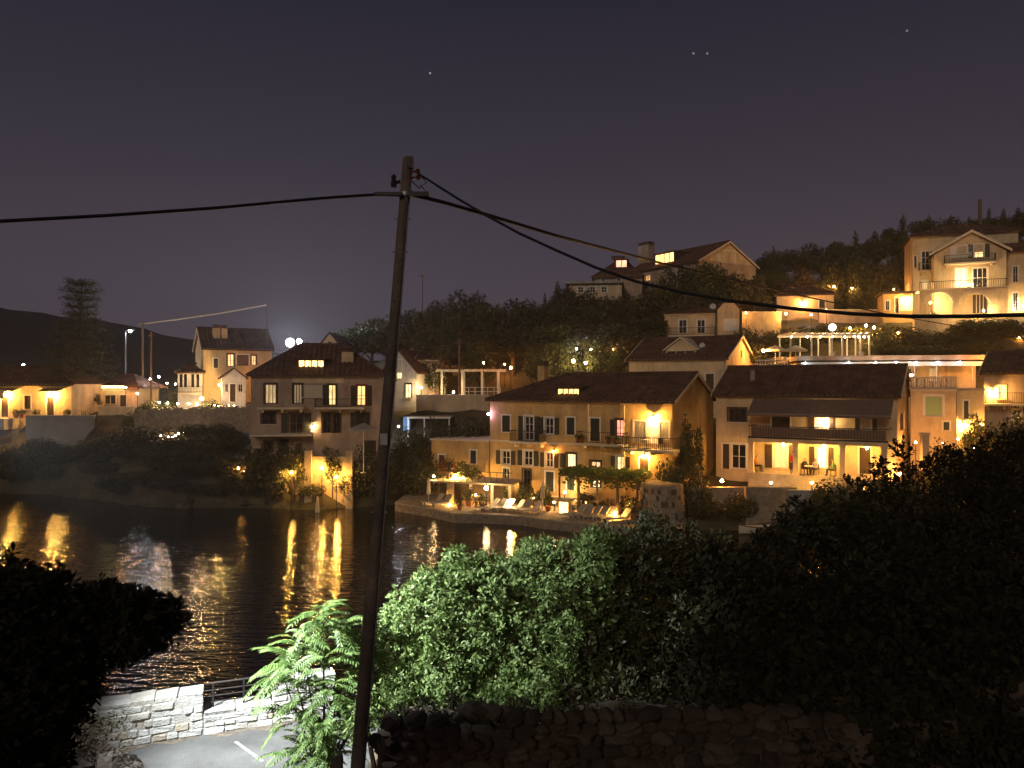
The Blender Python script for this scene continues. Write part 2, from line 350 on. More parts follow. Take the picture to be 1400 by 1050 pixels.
# ------------------------------------------------------------------ houses
class House:
    def __init__(s, name, label, A, B, depth, z0, zbot=None, cat='house'):
        s.a = Vector(((A[0]-700)/F*A[1], A[1])); b = Vector(((B[0]-700)/F*B[1], B[1])); d = b-s.a
        s.L = d.length; s.u = d/s.L; s.n = Vector((-s.u.y, s.u.x)); s.dep = depth; s.z0 = z0
        s.zb = (zbot if zbot is not None else z0-2)-z0
        s.root = thing(name, label, cat, (s.a.x, s.a.y, z0), math.atan2(s.u.y, s.u.x))
        s.holes = {'F': [], 'R': [], 'L': []}; s.roofo = None
    def ray(s, px): return Vector(((px-700)/F, 1))
    def uz(s, px, py, off=0, face='F'):
        r = s.ray(px)
        if face == 'F': t = (s.a.dot(s.n)+off)/r.dot(s.n)
        else: t = (s.a.dot(s.u)+(s.L+off if face == 'R' else -off))/r.dot(s.u)
        p = r*t; z = H-(py-525)/F*t-s.z0
        return ((p-s.a).dot(s.u) if face == 'F' else (p-s.a).dot(s.n)), z
    def z(s, px, py, off=0): return s.uz(px, py, off)[1]
    def world(s, px, py, off=0, face='F'):
        r = s.ray(px)
        t = (s.a.dot(s.n)+off)/r.dot(s.n) if face == 'F' else (s.a.dot(s.u)+(s.L+off if face == 'R' else -off))/r.dot(s.u)
        return Vector((r.x*t, r.y*t, H-(py-525)/F*t))
    def rect(s, r, face='F', off=0):
        x0, y0, x1, y1 = r; a = s.uz(x0, (y0+y1)/2, off, face)[0]; b = s.uz(x1, (y0+y1)/2, off, face)[0]; a, b = min(a, b), max(a, b)
        xm = (x0+x1)/2; return a, s.uz(xm, y1, off, face)[1], b, s.uz(xm, y0, off, face)[1]
    def loc(s, face, u, y, z):            # y = depth into the wall
        return (u, y, z) if face == 'F' else ((s.L-y, u, z) if face == 'R' else (y, u, z))
    def fbox(s, mb, face, u0, y0, z0, u1, y1, z1):
        a = s.loc(face, u0, y0, z0); b = s.loc(face, u1, y1, z1)
        lo = [min(i, j) for i, j in zip(a, b)]; hi = [max(i, j) for i, j in zip(a, b)]
        mb.box(*lo, *hi)
    def window(s, r, lit=None, e=2.0, shut='', sm=None, mull=(2, 2), face='F', name='window', trim=True, frame=None, sill=True, closed=False, glass=None, curtain=True, arch=False):
        u0, z0, u1, z1 = s.rect(r, face); s.holes[face].append((u0, z0, u1, z1))
        sm = sm or M_SHUT; fm = frame or M_WOODW; w = u1-u0; fb = min(.08, w*.1); mb = MB()
        for q in () if closed else ((u0, z0, u0+fb, z1), (u1-fb, z0, u1, z1), (u0+fb, z0, u1-fb, z0+fb), (u0+fb, z1-fb, u1-fb, z1)):
            s.fbox(mb, face, q[0]+.001, .10, q[1]+.001, q[2]-.001, .17, q[3]-.001)
        for k in range(1, 1 if closed else mull[0]):
            c = u0+w*k/mull[0]; s.fbox(mb, face, c-fb*.4, .11, z0+fb, c+fb*.4, .165, z1-fb)
        for k in range(1, 1 if closed else mull[1]):
            c = z0+(z1-z0)*k/mull[1]; s.fbox(mb, face, u0+fb, .115, c-fb*.25, u1-fb, .163, c+fb*.25)
        if trim or closed:
            tw = .13 if trim else .04
            for q in ((u0-tw, z0, u0-.002, z1+tw), (u1+.002, z0, u1+tw, z1+tw), (u0-.002, z1+.002, u1+.002, z1+tw)):
                s.fbox(mb, face, q[0], -.035, q[1], q[2], .02, q[3])
        o = mb.build(name, fm, s.root)
        g = MB(); s.fbox(g, face, u0, .155, z0, u1, .2, z1)
        if closed:
            um = (u0+u1)/2
            for a, b in ((u0+.01, um-.01), (um+.01, u1-.01)):
                s.fbox(g, face, a, .06, z0+.01, b, .10, z1-.01)
                for k in range(10): zz = z0+.08+(z1-z0-.16)*k/10; s.fbox(g, face, a+.05, .035, zz, b-.05, .058, zz+(z1-z0)*.05)
        if closed: gm = sm
        elif lit: gm = emit(lit, e, True, curtain)
        else: gm = glass or M_GLASS
        g.build('shutter' if closed else 'pane', gm, o)
        if sill and name == 'window':
            q = MB(); s.fbox(q, face, u0-.16, -.12, z0-.09, u1+.16, .02, z0-.003); q.build('sill', M_TRIM, o)
        for c in shut:
            a, b = (u0-.14-w*.52, u0-.14) if c == 'l' else (u1+.14, u1+.14+w*.52)
            q = MB(); s.fbox(q, face, a, -.06, z0, b, -.003, z1)
            for k in range(9):                           # louvres
                zz = z0+.08+(z1-z0-.16)*k/9; s.fbox(q, face, a+.05, -.085, zz, b-.05, -.055, zz+(z1-z0)*.055)
            q.build('shutter', sm, o)
        return o
    def walls(s, zE, m, faces='FRL', plinth=None, gable=None, zR=None, gm=None):
        L, d, zb = s.L, s.dep, s.zb; mb = MB()
        for face, a, b in (('F', 0, L), ('R', 0, d), ('L', 0, d)):
            hs = [h for h in s.holes[face] if h[0] > a and h[2] < b]
            us = sorted({a, b, *[h[0] for h in hs], *[h[2] for h in hs]}); zs = sorted({zb, zE, *[h[1] for h in hs], *[min(h[3], zE-.05) for h in hs]})
            for i in range(len(us)-1):
                for j in range(len(zs)-1):
                    cu, cz = (us[i]+us[i+1])/2, (zs[j]+zs[j+1])/2
                    if any(h[0] < cu < h[2] and h[1] < cz < h[3] for h in hs): continue
                    mb.quad(*[s.loc(face, u, 0, z) for u, z in ((us[i], zs[j]), (us[i+1], zs[j]), (us[i+1], zs[j+1]), (us[i], zs[j+1]))])
            for u0, z0, u1, z1 in hs:
                z1 = min(z1, zE-.05)
                for p, q in (((u0, z0), (u0, z1)), ((u1, z0), (u1, z1)), ((u0, z0), (u1, z0)), ((u0, z1), (u1, z1))):
                    mb.quad(s.loc(face, p[0], 0, p[1]), s.loc(face, q[0], 0, q[1]), s.loc(face, q[0], .25, q[1]), s.loc(face, p[0], .25, p[1]))
        mb.quad((0, d, zb), (L, d, zb), (L, d, zE), (0, d, zE)); mb.quad((0, 0, zE), (L, 0, zE), (L, d, zE), (0, d, zE))
        w = mb.build('wall', m, s.root)
        for c in gable or '':
            g = MB(); x0, x1 = (.002, .3) if c == 'L' else (L-.3, L-.002)
            g.add([(x, y, z) for x in (x0, x1) for y, z in ((.02, zE+.003), (d-.02, zE+.003), (d/2, zR-.12))], [(0, 2, 1), (3, 4, 5), (0, 3, 5, 2), (1, 2, 5, 4), (0, 1, 4, 3)])
            g.build('gable', gm or m, s.root)
        return w
    def roof(s, zE, zR, left='gable', right='gable', ov=.35, m=None, cornice=M_TRIM, pitch=.46, x0=None, x1=None):
        m = m or M_TILE; d = s.dep; X0 = -ov if x0 is None else x0; X1 = s.L+ov if x1 is None else x1; sl = (zR-zE)/(d/2); hl = d/2+ov; mb = MB()
        nrm = Vector((0, -sl, 1)).normalized()
        n = max(4, int((X1-X0)/pitch*2)); xs = [X0+(X1-X0)*i/n for i in range(n+1)]
        def tt(x):
            q = 1.0
            if left == 'hip': q = min(q, (x-X0)/hl)
            if right == 'hip': q = min(q, (X1-x)/hl)
            return max(q, .0)
        for sg in (1, -1):
            top = []; bot = []
            for i, x in enumerate(xs):
                h = .10 if i % 2 else .0
                ye, yr = -ov, d/2; ze, zr = zE-sl*ov+.06, zR+.06
                y1 = ye+(yr-ye)*tt(x); z1 = ze+(zr-ze)*tt(x)
                f = (lambda y: y) if sg == 1 else (lambda y: d-y)
                bot.append((x, f(ye), ze+h)); top.append((x, f(y1), z1+h))
            k = len(bot)
            mb.add(bot+top, [(i, i+1, k+i+1, k+i) for i in range(k-1)])
            q = [(x, y, z-.16) for x, y, z in (bot[0], bot[-1], top[-1], top[0])] if left != 'hip' and right != 'hip' else None
            mb.quad((X0, -ov if sg == 1 else d+ov, zE-sl*ov-.1), (X1, -ov if sg == 1 else d+ov, zE-sl*ov-.1), (X1 if right != 'hip' else X1-hl, d/2, zR-.1), (X0 if left != 'hip' else X0+hl, d/2, zR-.1))
            mb.quad((X0, -ov if sg == 1 else d+ov, zE-sl*ov-.1), (X1, -ov if sg == 1 else d+ov, zE-sl*ov-.1), (X1, -ov if sg == 1 else d+ov, zE-sl*ov+.07), (X0, -ov if sg == 1 else d+ov, zE-sl*ov+.07))
        for side, kind in (('L', left), ('R', right)):
            xe = X0 if side == 'L' else X1
            if kind == 'hip':
                xi = xe+hl if side == 'L' else xe-hl
                nn = int((d+2*ov)/pitch*2); ys = [-ov+(d+2*ov)*i/nn for i in range(nn+1)]; A = []; B = []
                for i, y in enumerate(ys):
                    tq = 1-abs(y-d/2)/(d/2+ov); h = .10 if i % 2 else 0
                    A.append((xe, y, zE-sl*ov+.06+h)); B.append((xe+(xi-xe)*tq, y, zE-sl*ov+.06+(zR-zE+sl*ov)*tq+h))
                k = len(A); mb.add(A+B, [(i, i+1, k+i+1, k+i) for i in range(k-1)])
            else:
                v = MB()
                for sg in (1, -1):
                    f = (lambda y: y) if sg == 1 else (lambda y: d-y)
                    xa, xb = (xe-.03, xe+.05) if side == 'L' else (xe-.05, xe+.03)
                    v.add([(x, f(y), z) for x in (xa, xb) for y, z in ((-ov, zE-sl*ov-.14), (-ov, zE-sl*ov+.12), (d/2, zR+.12), (d/2, zR-.14))], [(0, 1, 2, 3), (4, 7, 6, 5), (0, 4, 5, 1), (1, 5, 6, 2), (3, 2, 6, 7), (0, 3, 7, 4)])
                v.build('verge_board', cornice or M_TRIM, s.root)
        o = mb.build('roof', m, s.root); s.roofo = o
        xa = X0 if left != 'hip' else X0+hl; xb = X1 if right != 'hip' else X1-hl
        r = MB().tube([(xa, d/2, zR+.12), ((xa+xb)/2, d/2, zR+.10), (xb, d/2, zR+.12)], .14, 6)
        if left == 'hip':
            for y in (-ov, d+ov): r.tube([(X0, y, zE-sl*ov+.1), (xa, d/2, zR+.12)], .12, 5)
        if right == 'hip':
            for y in (-ov, d+ov): r.tube([(X1, y, zE-sl*ov+.1), (xb, d/2, zR+.12)], .12, 5)
        r.build('ridge_cap', m, o)
        if cornice:
            c = MB(); c.box(-.06, -.16, zE-.30, s.L+.06, -.003, zE-.02); c.box(-.1, -.24, zE-sl*.24-.10, s.L+.1, -.163, zE-sl*.24+.0)
            c.build('cornice', cornice, s.root)
        return o
    def chimney(s, r, off, m=None, dz=1.2, dy=.8):
        u0, z0, u1, z1 = s.rect(r, 'F', off); m = m or M_CREAM
        o = MB().box(u0, off, z0-dz, u1, off+dy, z1).build('chimney', m, s.root)
        w = u1-u0
        MB().box(u0-.08, off-.08, z1+.002, u1+.08, off+dy+.08, z1+.12).box(u0+.1, off+.1, z1+.12, u1-.1, off+dy-.1, z1+.35).box(u0-.02, off-.02, z1+.35, u1+.02, off+dy+.02, z1+.42).build('chimney_cap', M_TILE, o)
        return o
    def dormer(s, r, off, lit=None, e=3, m=None, panes=4, back=2.2, roofm=None, gab=False):
        """lit strip dormer: r is the glazed front"""
        u0, z0, u1, z1 = s.rect(r, 'F', off); mw = m or M_SHUTB
        o = MB().box(u0-.15, off+.06, z0-.5, u1+.15, off+back, z1+.1).build('dormer', mw, s.root)
        f = MB()
        f.box(u0-.15, off-.03, z0-.12, u1+.15, off+.055, z0-.003); f.box(u0-.15, off-.03, z1+.003, u1+.15, off+.055, z1+.12)
        w = (u1-u0)/panes
        for k in range(panes+1): f.box(u0+w*k-.05, off-.02, z0, u0+w*k+.05, off+.05, z1)
        f.build('frame', mw, o)
        for k in range(panes): MB().box(u0+w*k+.052, off+.01, z0, u0+w*(k+1)-.052, off+.055, z1).build('pane', emit(lit, e, True, True) if lit else M_GLASS, o)
        if gab:
            um = (u0+u1)/2; hh = (u1-u0)*.42
            g = MB().prism([(u0-.15, z1+.125), (u1+.15, z1+.125), (um, z1+hh)], off-.02, off+back); g.build('pediment', m or M_CREAM, o)
            rr = MB()
            for a in (-1, 1):
                x = um+a*((u1-u0)/2+.4); rr.add([(x, y, z1+.02+q) for y in (off-.25, off+back) for q in (0, .14)]+[(um, y, z1+hh+.06+q) for y in (off-.25, off+back) for q in (0, .14)], [(0, 1, 5, 4), (2, 6, 7, 3), (1, 3, 7, 5), (0, 4, 6, 2), (0, 2, 3, 1), (4, 5, 7, 6)])
            rr.build('pediment_moulding', M_TRIM, o)
        else:
            MB().box(u0-.3, off-.2, z1+.125, u1+.3, off+back+.4, z1+.22).build('dormer_roof', roofm or M_TILE, o)
        return o
    def balcony(s, x0, x1, y, dep=1.0, rail=.95, face='F', m=None, bars=True, name='balcony', solid=None, corb=True):
        u0, z = s.uz(x0, y, -dep); u1, _ = s.uz(x1, y, -dep)
        z = s.uz((x0+x1)/2, y, -dep)[1]
        o = MB().box(u0, -dep, z-.18, u1, -.003, z).build(name, m or M_TRIM, s.root)
        if corb:
            for q in (u0+.3, (u0+u1)/2, u1-.3): MB().prism([(q-.1, z-.183), (q+.1, z-.183), (q+.08, z-.5), (q-.08, z-.5)], -dep*.55, -.003).build('bracket', M_TRIM, o)
        if solid:
            MB().box(u0, -dep, z+.003, u1, -dep+.12, z+rail).box(u0, -dep+.122, z+.003, u0+.12, -.003, z+rail).box(u1-.12, -dep+.122, z+.003, u1, -.003, z+rail).build('parapet', solid, o); return o
        r = MB()
        r.box(u0, -dep, z+rail-.05, u1, -dep+.05, z+rail); r.box(u0, -dep, z+.08, u1, -dep+.03, z+.12)
        for q in (u0, u1-.05): r.box(q, -dep+.052, z+rail-.05, q+.05, -.004, z+rail)
        n = max(3, int((u1-u0)/.16))
        for k in range(n+1):
            x = u0+.02+(u1-u0-.04)*k/n; r.box(x-.012, -dep+.012, z+.001, x+.012, -dep+.036, z+rail-.052)
        for q in (u0+.025, u1-.025):
            for k in range(1, 6): r.box(q-.012, -dep+dep*k/6, z+.001, q+.012, -dep+dep*k/6+.024, z+rail-.052)
        r.build('railing', M_IRON, o)
        return o
    def band(s, py, px, h=.16, proud=.07, m=None, name='string_course', u0=None, u1=None):
        z = s.uz(px, py)[1]; MB().box(-.04 if u0 is None else u0, -proud, z-h/2, s.L+.04 if u1 is None else u1, -.003, z+h/2).build(name, m or M_TRIM, s.root)
    def pipe(s, px, y0, y1, m=None):
        u, z0 = s.uz(px, y1); z1 = s.uz(px, y0)[1]
        MB().tube([(u, -.09, z0), (u, -.09, z1)], .05, 6).build('downpipe', m or M_TRIM, s.root)

# ------------------------------------------------------------------ lamps
def ico(r, sub=1):
    bm = bmesh.new(); bmesh.ops.create_icosphere(bm, subdivisions=sub, radius=r); me = bpy.data.meshes.new('bulb'); bm.to_mesh(me); bm.free()
    me.polygons.foreach_set('use_smooth', [True]*len(me.polygons)); return me
ICO = {}; LPOW = 6.0
def bulb(name, loc, r, col, power, parent):
    """glowing sphere: power is the rough wattage of its light"""
    r = r*.78 if r < .3 else r
    k = (round(r, 3), col, round(power, 1))
    if k not in ICO:
        me = ico(r, 2 if r > .3 else 1); me.materials.append(emit(col, LPOW*power/(4*math.pi*r*r*math.pi))); ICO[k] = me
    return link(name, ICO[k], parent, loc)
def wall_lamp(h, px, py, power, col, label, r=.13, off=.32, group=None, face='F', hood=True):
    p = h.world(px, py, -off, face)
    o = thing('wall_lamp', label, 'wall lamp', p, h.root.rotation_euler.z+(math.pi/2 if face == 'R' else 0), group)
    MB().box(-.07, off-.04, -.12, .07, off-.003, .14).tube([(0, off-.03, .1), (0, off*.5, r+.16), (0, 0, r+.10)], .02, 5).build('bracket', M_IRON, o)
    if hood: MB().lathe([(.05, r+.14), (r*1.3, r+.02), (r*1.25, r+.005), (.03, r+.09)], 8).build('hood', M_IRON, o)
    bulb('globe', (0, 0, 0), r, col, power, o)
    return o
def post_lamp(p, base, power, col, label, r=.18, group=None, name='lamp_post', m=None):
    o = thing(name, label, 'lamp post', (p[0], p[1], base), 0, group); h = p[2]-base
    MB().lathe([(.12, 0), (.12, .1), (.06, .22), (.04, .4), (.035, h-r-.08), (.09, h-r-.05), (.09, h-r*.85)], 8).build('post', m or M_IRON, o)
    bulb('globe', (0, 0, h), r, col, power, o)
    MB().lathe([(.10, h+r*.93), (.06, h+r+.06), (.015, h+r+.12)], 8).build('cap', m or M_IRON, o)
    return o
def ground_lamp(p, power, col, label, r=.12, group=None, base=None):
    b = base if base is not None else gz(p[0], p[1])
    h = max(.15, p[2]-b)
    o = thing('garden_lamp', label, 'garden lamp', (p[0], p[1], p[2]-h), 0, group)
    MB().lathe([(.08, -.15), (.08, .03), (.03, .05), (.03, h-r*.9)], 6).build('stake', M_IRON, o)
    bulb('globe', (0, 0, h), r, col, power, o)
    MB().lathe([(r*1.15, h+r*.8), (r*.9, h+r*1.05), (.02, h+r*1.25)], 8).build('cap', M_IRON, o)
    return o
# ------------------------------------------------------------------ waterfront: ochre house
h = House('ochre_house', 'three storey ochre house with dark shutters on the quay', (670, 69), (919, 60), 10.5, .9, -1)
Y = h; zE = h.z(670, 545); zR = h.uz(945, 511, 5.25)[1]
h.window((686.7, 568, 697.3, 590.4), closed=True)
h.window((717, 569, 729, 602), shut='lr', name='door', mull=(2, 3)); h.balcony(696, 738, 604, 1.1)
h.window((745, 571, 756.5, 593.7), shut='lr')
h.window((775, 571, 785.5, 594.5), closed=True)
h.window((807, 572, 819.7, 603), name='door', closed=True); h.balcony(787, 851, 607, 1.2)
h.window((842, 573.6, 852.8, 596.7), lit=(1, .28, .16), e=1.5, shut='l', frame=M_SHUTB)
h.window((867, 576, 883, 606), name='door', closed=True, sm=M_GREY)
h.window((887, 574, 899, 607), name='door', lit=CREAM, e=.6, mull=(2, 3)); h.window((902, 577, 914, 600), closed=True, sm=M_GREY); h.balcony(851, 920, 615, 1.6)
h.window((686, 616, 697, 635), shut='lr', sm=M_SHUTB); h.window((688, 640, 696, 668), name='door', mull=(2, 3))
h.window((716, 616, 728, 636.6), shut='lr'); h.window((715, 642, 725.5, 674), name='door', mull=(2, 3), frame=M_SHUTB)
h.window((746, 619, 756, 639), shut='lr', sm=M_SHUTB); h.window((746, 645, 757, 672), name='door', closed=True)
h.window((774.6, 620, 787, 640), lit=(1, .60, .30), e=1.6, shut='l', frame=M_SHUTB, mull=(1, 1)); h.window((775.5, 643, 785.5, 670), name='door', closed=True)
h.window((807.5, 630.6, 821, 642), lit=(1, .58, .25), e=1.1, frame=M_SHUTB, mull=(2, 1)); h.window((809, 656, 820, 667), lit=(1, .62, .3), e=2, frame=M_SHUTB)
h.window((843, 624, 853.6, 643), lit=(1, .60, .22), e=1.5, shut='lr', sm=M_SHUTB)
h.window((874.5, 626, 886.7, 648), name='door', closed=True, sm=M_SHUTB); h.window((875, 659, 881, 671), lit=(1, .64, .3), e=2.2, frame=M_SHUTB, mull=(2, 2))
h.walls(zE, M_YEL, gable='R', zR=zR); h.roof(zE, zR, 'hip', 'gable')
h.band(606, 760); h.pipe(805, 548, 606); h.pipe(854, 550, 690)
h.dormer((762.5, 532, 792, 541.6), .9, (1, .46, .12), 3.2, roofm=M_TILE, panes=4, back=2.5)
h.chimney((735, 500, 744, 514), 6.5, M_YEL)
wall_lamp(h, 892.7, 571.5, 150, YEL, 'bright wall lamp over the upper balcony door of the ochre house', .15)
wall_lamp(h, 880.5, 624, 110, YEL, 'bright wall lamp over the ochre house door beside the vine', .15)
wall_lamp(h, 756, 617, 16, WARM, 'small dim wall lamp between shutters on the ochre house', .07, .2)

# low wing of the ochre house, left
g = House('low_wing', 'low flat topped ochre wing beside the three storey ochre house', (590, 71.5), (669, 69.3), 5, 1.0, -1)
g.window((643, 616, 651, 634), closed=True); g.window((600, 622, 608, 640), closed=True, sm=M_SHUTB)
zt = g.z(630, 603); g.walls(zt, M_YEL)
MB().box(-.12, -.12, zt+.002, g.L-.02, g.dep+.1, zt+.16).build('coping', M_TRIM, g.root)
# terrace in front of it
tp = [W(586, 657, 66.5), W(700, 657, 64.2)]
tz = H-(657-525)/F*66.5
te = thing('garden_terrace', 'small raised stone terrace in front of the low ochre wing', 'terrace')
d = (tp[1].xy-tp[0].xy); d.normalize(); nn = Vector((-d.y, d.x)); a, b = tp[0].xy, tp[1].xy
MB().slab([a+nn*2.4, b+nn*2.0, b+nn*3.6, a+nn*4.4], -.5, tz-.14).build('wall', M_DARKROCK, te)  # undercroft back wall, dark rock colour put on to deepen its shade
MB().slab([a-nn*.15-d*.1, b-nn*.15, b+nn*3.6, a+nn*4.4-d*.1], tz-.137, tz).build('paving', M_QUAY, te)
for k, px in enumerate((612, 640, 669, 693)):
    p = a+d*((px-586)/114*(b-a).length)+nn*.85
    MB().box(p.x-.3, p.y-.75, .5, p.x+.3, p.y-.2, tz-.14).build('pillar', M_STONE, te) if k == 0 else MB().box(p.x-.12, p.y-.4, .5, p.x+.12, p.y-.17, tz-.14).build('post', M_TRIM, te)
rl = MB()
for i in range(14):
    p = a.lerp(b, (i+.5)/14); rl.tube([(p.x, p.y+.1, tz), (p.x, p.y+.1, tz+.9)], .02, 4)
rl.tube([(a.x, a.y+.1, tz+.9), (b.x, b.y+.1, tz+.9)], .03, 5); rl.build('railing', M_IRON, te)
TERR = (a, b, nn, tz)

# ------------------------------------------------------------------ waterfront: house with the lit porch
h = House('porch_house', 'tan house with open lit porch and long awning above the dark garden', (979, 66.5), (1226.5, 59), 9, 2.9, .5)
PO = h; zE = h.z(979, 538); zR = h.uz(1001, 503, 4.5)[1]
h.window((996, 558.5, 1020, 577), shut='', mull=(3, 1), frame=M_SHUTB)
h.window((1000, 607, 1020, 641), name='door', mull=(2, 2), frame=M_WOODW); h.window((988, 607, 997, 641), closed=True, name='door', sm=M_SHUTB)
PDp = 2.3   # porch depth
h.window((1055, 567, 1080, 586), closed=True, sm=M_SHUTB, sill=False)
h.window((1116, 566, 1131, 594), lit=CREAM, e=.55, name='door', shut='lr', sm=M_SHUTB, mull=(2, 3))
h.window((1178, 567, 1190, 592), name='door', glass=M_CLOTH, shut='lr', mull=(2, 1))
h.window((1058, 608, 1076, 640), lit=CREAM, e=.5, name='door', shut='lr', sm=M_SHUTB, mull=(2, 4))
h.window((1116, 611, 1130, 640), lit=(1, .8, .6), e=1.4, name='door', shut='lr', sm=M_SHUTB, mull=(2, 4))
h.window((1175, 612, 1190, 648), closed=True, name='door', sm=M_SHUTB)
h.window((1230, 527, 1236, 540), face='R', shut=''); h.window((1230, 565, 1236, 588), face='R', closed=True, name='door', sm=M_SHUTB)
h.walls(zE, M_CREAM, gable='LR', zR=zR); h.roof(zE, zR)
h.chimney((1026, 506, 1032, 530), 2.0, M_BROWN, 1.0, .6)
# porch
u0, zs = h.uz(1025, 600, -PDp); u1, _ = h.uz(1212, 604, -PDp); zf = h.uz(1090, 650, -PDp)[1]; zs = (h.uz(1025, 599, -PDp)[1]+h.uz(1212, 605, -PDp)[1])/2
po = MB().box(u0-.15, -PDp-.15, zs-.30, u1+.15, -.003, zs).build('porch_roof', M_CREAM, h.root)
MB().box(u0-.1, -PDp-.1, h.zb, u1+.1, -.003, zf).build('porch_floor', M_QUAY, h.root)
for px in (1027, 1088, 1152, 1209):
    c = h.uz(px, 620, -PDp+.15)[0]
    MB().box(c-.19, -PDp, zf+.003, c+.19, -PDp+.38, zs-.303).box(c-.25, -PDp-.06, zs-.45, c+.25, -PDp+.44, zs-.306).box(c-.25, -PDp-.06, zf+.004, c+.25, -PDp+.44, zf+.15).build('column', M_CREAM, h.root)
par = MB().box(u0-.1, -PDp-.1, zs+.003, u1+.1, -PDp+.0, zs+.14)
n = 46
for k in range(n+1):
    x = u0+(u1-u0)*k/n; par.box(x-.015, -PDp-.06, zs+.14, x+.015, -PDp-.03, zs+.95)
par.box(u0-.1, -PDp-.1, zs+.95, u1+.1, -PDp+.0, zs+1.02)
for q in (u0-.1, u1): par.box(q, -PDp+.002, zs+.95, q+.1, -.01, zs+1.02)
par.build('balcony_railing', M_IRON, po)
MB().box(u0+.1, -PDp+.02, zs+.15, u1-.05, -PDp+.05, zs+.9).build('railing_screen', M_AWN, po)
aw0 = h.uz(1028, 545)[1]; aw1 = h.uz(1028, 565, -1.9)[1]
ua, ub = h.uz(1030, 545)[0], h.uz(1222, 545)[0]
aw = MB(); nA = 40
for k in range(nA):
    xa, xb = ua+(ub-ua)*k/nA, ua+(ub-ua)*(k+1)/nA; dz = .02 if k % 2 else 0
    aw.quad((xa, -.02, aw0), (xb, -.02, aw0), (xb, -1.9, aw1-dz), (xa, -1.9, aw1-dz)); aw.quad((xa, -1.9, aw1-dz), (xb, -1.9, aw1-dz), (xb, -1.9, aw1-.22), (xa, -1.9, aw1-.22))
aw.build('awning', M_AWN, h.root)
MB().tube([(ua, -1.9, aw1-.02), (ub, -1.9, aw1-.02)], .04, 6).build('awning_bar', M_STEEL, h.root)
for k, px in enumerate((1071, 1126.5, 1185)):
    u, z = h.uz(px, 607, -PDp*.55)
    p = h.root.matrix_basis @ Vector((u, -PDp*.55, zs-.42))
    o = thing('ceiling_lamp', ('round ceiling lamp in the first porch bay by the glass door', 'round ceiling lamp over the seated people in the porch', 'round ceiling lamp in the porch bay with the dark door')[k], 'ceiling lamp', p)
    bulb('globe', (0, 0, -.1), .15, (1, .52, .11), (75, 85, 36)[k], o); MB().lathe([(.17, .02), (.17, .08), (.1, .118)], 8).build('fitting', M_IRON, o)
p = h.world(1129, 576, -.45); o = thing('hanging_lamp', 'small hanging lamp glowing in the upper doorway of the porch house', 'lamp', p)
bulb('globe', (0, 0, 0), .12, CREAM, 40, o); MB().tube([(0, 0, .1), (0, .43, .35)], .015, 4).build('bracket', M_IRON, o)
wall_lamp(h, 1246, 513, 230, (1, .55, .2), 'bright orange wall lamp high on the side wall of the porch house', .16, face='R')
LV = h.z(1090, 650)

# ------------------------------------------------------------------ waterfront: brown house
h = House('brown_house', 'large brown plastered house with dormer strip behind the leaning pole', (343, 70), (524, 72), 8, 3.0, .5)
BR = h; zE = h.z(343, 510); zR = h.uz(430, 472, 4)[1]
h.window((362, 525, 378, 552), lit=CREAM, e=.45, name='door', frame=M_SHUTB, mull=(3, 1))
h.window((401, 525, 413, 552), lit=CREAM, e=.16, name='door', frame=M_SHUTB, mull=(3, 1))
h.window((415, 527, 440, 543), closed=True, sm=M_CLOTH, trim=False)
h.window((449, 526, 459.5, 554), lit=(1, .62, .22), e=1.3, name='door', shut='l', mull=(2, 1), frame=M_SHUTB)
h.window((488, 527, 500, 554.5), lit=(1, .55, .18), e=1.6, name='door', shut='lr', sm=M_SHUTB, frame=mat('red paint', (.2, .03, .02), .5), mull=(2, 2))
for r in ((358, 564, 376, 580), (396, 565, 414, 594), (441, 565, 453, 592), (456, 565, 465, 592), (487, 564, 498, 584)): h.window(r, name='door' if r[3] > 590 else 'window', mull=(2, 2), frame=M_SHUTB, shut='lr' if r[0] in (396, 487) else '')
for r in ((362, 604, 372, 618), (382, 602, 393, 622), (500, 604, 512, 624)): h.window(r, closed=r[0] > 370, frame=M_SHUTB)
h.walls(zE, M_BROWN, zR=zR); h.roof(zE, zR, 'hip', 'hip')
h.balcony(352, 415, 557, 1.1, solid=M_BROWN, rail=.1); h.balcony(430, 498, 557, 1.1, rail=.8)
h.balcony(341, 426, 594, 1.6, solid=M_GREY, rail=.12, corb=False)
h.dormer((408, 493, 443, 503), .75, (1, .60, .20), 2.8, panes=4, back=2.5)
h.chimney((467, 481, 483, 502), 1.4, M_CREAM, 1.2, .9)
# pale plaster field under the eaves
q = h.rect((400, 512, 470, 524)); MB().box(q[0], -.03, q[1], q[2], -.003, q[3]-.05).build('plaster_panel', M_CREAM, h.root)
wall_lamp(h, 427, 583, 26, CREAM, 'small lamp on the shadowed lower wall of the brown house', .09, .25)
# folded parasol on its terrace
def parasol(p, hgt, label, openr=0, m=None, grp=None, tilt=0):
    o = thing('parasol', label, 'parasol', p, 0, grp); m = m or M_CLOTH
    MB().lathe([(.28, 0), (.28, .06), (.035, .08), (.03, hgt)], 8).build('pole', M_WOODW, o)
    if openr:
        c = MB(); k = 8
        for i in range(k):
            a0, a1 = 2*math.pi*i/k, 2*math.pi*(i+1)/k
            c.add([(0, 0, hgt), (openr*math.cos(a0), openr*math.sin(a0), hgt-.5), (openr*math.cos(a1), openr*math.sin(a1), hgt-.5), (openr*math.cos(a0), openr*math.sin(a0), hgt-.68), (openr*math.cos(a1), openr*math.sin(a1), hgt-.68)], [(0, 1, 2), (1, 3, 4, 2)])
        c.build('canopy', m, o)
    else:
        MB().lathe([(.05, hgt-.02), (.10, hgt-.25), (.16, hgt-.9), (.20, hgt-1.35), (.15, hgt-1.4)], 7).build('canopy', m, o)
    return o
